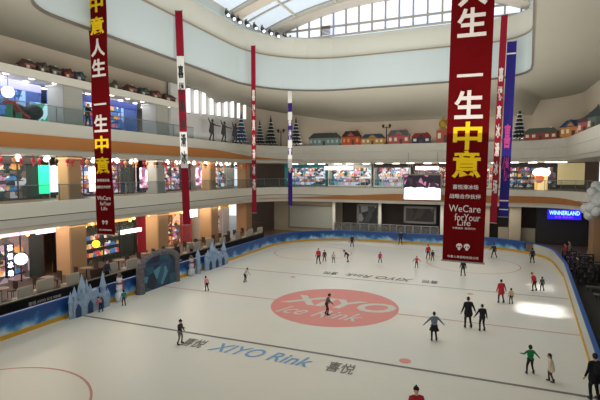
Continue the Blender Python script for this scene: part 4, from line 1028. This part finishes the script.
person(468, 328, 32, (20, 20, 24), (26, 26, 30), 'tall person in black jacket holding out a hand to a shorter person in black', AW, P_(ra=(.45, .1), la=(.3, 0), ls=.08), coat=True)
person(482, 331, 27.5, (24, 24, 28), (30, 28, 32), 'shorter person in black at the right hand of the tall one in black', AW, P_(la=(.5, .1), ls=.06))
person(501, 303, 24, (178, 34, 48), (60, 42, 44), 'adult in long red jacket leading a small child in beige', AW, P_(ra=(.4, .1), ls=.1), coat=True)
person(511, 304, 15, (206, 176, 132), (50, 46, 48), 'small child in beige jacket beside the adult in long red jacket', AW, P_(ls=.06))
person(534.5, 291, 18.5, (196, 36, 60), (34, 30, 34), 'skater in red top leaning forward at the right, beside a dark child', PI/2+AW-1.2, P_(lean=.4, ls=.14, ra=(.5, .3)), hat=(150, 30, 40))
person(542, 291, 13.5, (70, 68, 70), (40, 38, 40), 'small dark-clad child beside the leaning skater in red', AW)
person(494, 258, 14.5, (50, 44, 46), (44, 38, 40), 'skater in dark clothes with one leg kicked out, right of the big banner', AW, P_(ls=.22, la=(.6, .2), lean=.25))
person(553, 263, 15, (30, 52, 80), (22, 26, 36), 'person in dark blue standing at the far right corner of the ice', AW, xy=(4.2, 44.0))
person(530, 374, 29.5, (22, 120, 66), (26, 24, 28), 'boy in bright green shirt and black trousers with one arm held out', AW, P_(ra=(.75, .1), la=(.6, .5), re=.1, le=1.0, ls=.12))
person(551, 382, 29, (222, 204, 176), (84, 66, 70), 'child in cream jacket with long dark hair following the boy in green', PI/2+YAW-.5, P_(lean=.15, la=(.4, .2), ra=(.3, -.1), lf=-.12, rf=.12, ls=.0), hair='long', coat=True)
person(592, 404, 50, (14, 13, 15), (18, 17, 19), 'person in long black coat close by at the right picture edge', AW, P_(ls=.05), coat=True, bag=(30, 30, 32), xy=(3.8, 18.1), H=1.66)
person(416, 441, 54, (170, 34, 44), (60, 50, 60), 'person in red top and black cap cut off by the bottom picture edge', AW, hat=(16, 15, 16), xy=(-1.68, 13.4), H=1.58)
# bystanders
person(0, 0, 0, (22, 22, 26), (22, 22, 26), 'person in black leaning at the upper balcony glass beside the first red banner', -R90, P_(lean=.15, la=(.3, .5), ra=(.3, .5)), xy=(-28.2, onV(89, -28.2)[0]), z=Z3+.02, H=1.78, skates=False)
for px, py, c, l in ((562, 247, (190, 40, 50), 'bystander in red jacket behind the far right rink corner'), (566, 244, (150, 120, 120), 'bystander in pale mauve coat behind the far right rink corner'), (573, 262, (60, 54, 56), 'bystander in dark grey coat outside the right boards')):
    g = G(px, py+12); person(0, 0, 0, c, (40, 38, 42), l, PI/2, None, xy=(max(6.2, g[0]), g[1]-2), z=.08, H=1.65, skates=False)
for px, c, l in ((104, (60, 60, 66), 'bystander in grey seated area behind the snowman'), (145, (170, 60, 60), 'bystander in red on the terrace behind the portal'), (176, (44, 42, 48), 'bystander in dark coat on the terrace right of the portal'), (190, (150, 140, 130), 'bystander in beige coat on the terrace before the red framed shop')):
    person(0, 0, 0, c, (36, 34, 38), l, -R90, None, xy=(-23.4, onV(px, -23.4)[0]), z=TZ, H=1.68, skates=False)
# statues on the left ledge
SM = mat('statue_dark', (62, 56, 58), .6)
for i, (px, l) in enumerate(((212, 'dark dancer statue with a raised arm, left one of three'), (224, 'dark dancer statue with a raised arm, middle one of three'), (235, 'dark dancer statue with a raised arm, right one of three'))):
    t = person(0, 0, 0, (0, 0, 0), (0, 0, 0), l, -R90, P_(ra=(2.2, .1), re=.05, la=(1.2, .3), le=.8, ls=.16, lean=.1), coat=True, xy=(-27.9, onV(px, -27.9)[0]), z=ZP, H=1.85, statue=SM, nm='dancer_statue', skates=False)
    t.scale = (1.3,)*3

# ------------------------------------------------------------------ lights
def area(loc, size, power, rot=(0, 0, 0), col=(1, 1, 1), sy=None, spread=None):
    l = bpy.data.lights.new('area_lamp', 'AREA'); l.energy = power; l.size = size; l.color = col
    if sy: l.shape = 'RECTANGLE'; l.size_y = sy
    if spread: l.spread = spread
    o = bpy.data.objects.new('area_lamp', l); COL.objects.link(o); o.location = loc; o.rotation_euler = rot; return o
sun = bpy.data.lights.new('daylight', 'SUN'); sun.energy = .7; sun.angle = math.radians(70); sun.color = (1, .98, .95)
so = bpy.data.objects.new('daylight', sun); COL.objects.link(so); so.rotation_euler = (math.radians(12), math.radians(-8), 0)
wd = bpy.data.worlds.new('World'); bpy.context.scene.world = wd; wd.use_nodes = True; nt = wd.node_tree
bg = nt.nodes['Background']; bg.inputs[0].default_value = (*lin((222, 230, 238)), 1); bg.inputs[1].default_value = 1.1
area((-8.7, 28, 20.9), 1.2, 500, col=(1, .98, .93), sy=22)
# added upward fill lamp for the soffit, then lamps of walkways and ledges
area((-9, 28, 9.3), 26, 4900, rot=(PI, 0, 0), col=(1, .96, .9), sy=40)
for y in (12, 22, 32, 42):
    area((-29, y, 4.05), 3, 260, col=(1, .85, .68), sy=8)
    area((-29, y, 9.05), 2.4, 260, col=(1, .9, .78), sy=8)
    if y < 40: area((-30.3, y, 14.3), 3, 220, col=(.9, .92, 1), sy=8)
area((-10, 57.6, 9.05), 26, 600, col=(1, .95, .9), sy=2)
area((-9, -7, 9), 30, 6500, rot=(PI/2, 0, 0), col=(1, .98, .95), sy=9)  # unseen fill lamp added behind the viewer, brightens the surfaces facing it
area((-9, 55.9, 11.7), 30, 230, rot=(PI, 0, 0), col=(1, .9, .76), sy=1.2)
area((-28.2, 43, 11.7), 1, 22, rot=(PI, 0, 0), sy=11)
area((-8, 53.6, 4.05), 24, 400, col=(1, .93, .85), sy=2)
# added narrow-beam lamps standing in for sunlight patches on the ice
area((3.3, 29.2, 15.5), 2.2, 26, sy=2.4, spread=math.radians(5))
area((3.9, 34.8, 15.3), 1.2, 7, sy=1.8, spread=math.radians(5))

# ------------------------------------------------------------------ camera
cam = bpy.data.cameras.new('camera'); cam.sensor_width = 36; cam.lens = F/600*36; cam.clip_end = 300; cam.clip_start = .05
co = bpy.data.objects.new('camera', cam); COL.objects.link(co); co.location = (0, 0, CZ)
co.rotation_euler = (PI/2-PITCH, 0, YAW)
sc = bpy.context.scene; sc.camera = co
sc.view_settings.view_transform = 'Standard'; sc.view_settings.exposure = .25
sc.cycles.use_denoising = True
sc.cycles.max_bounces = 6; sc.cycles.transparent_max_bounces = 16
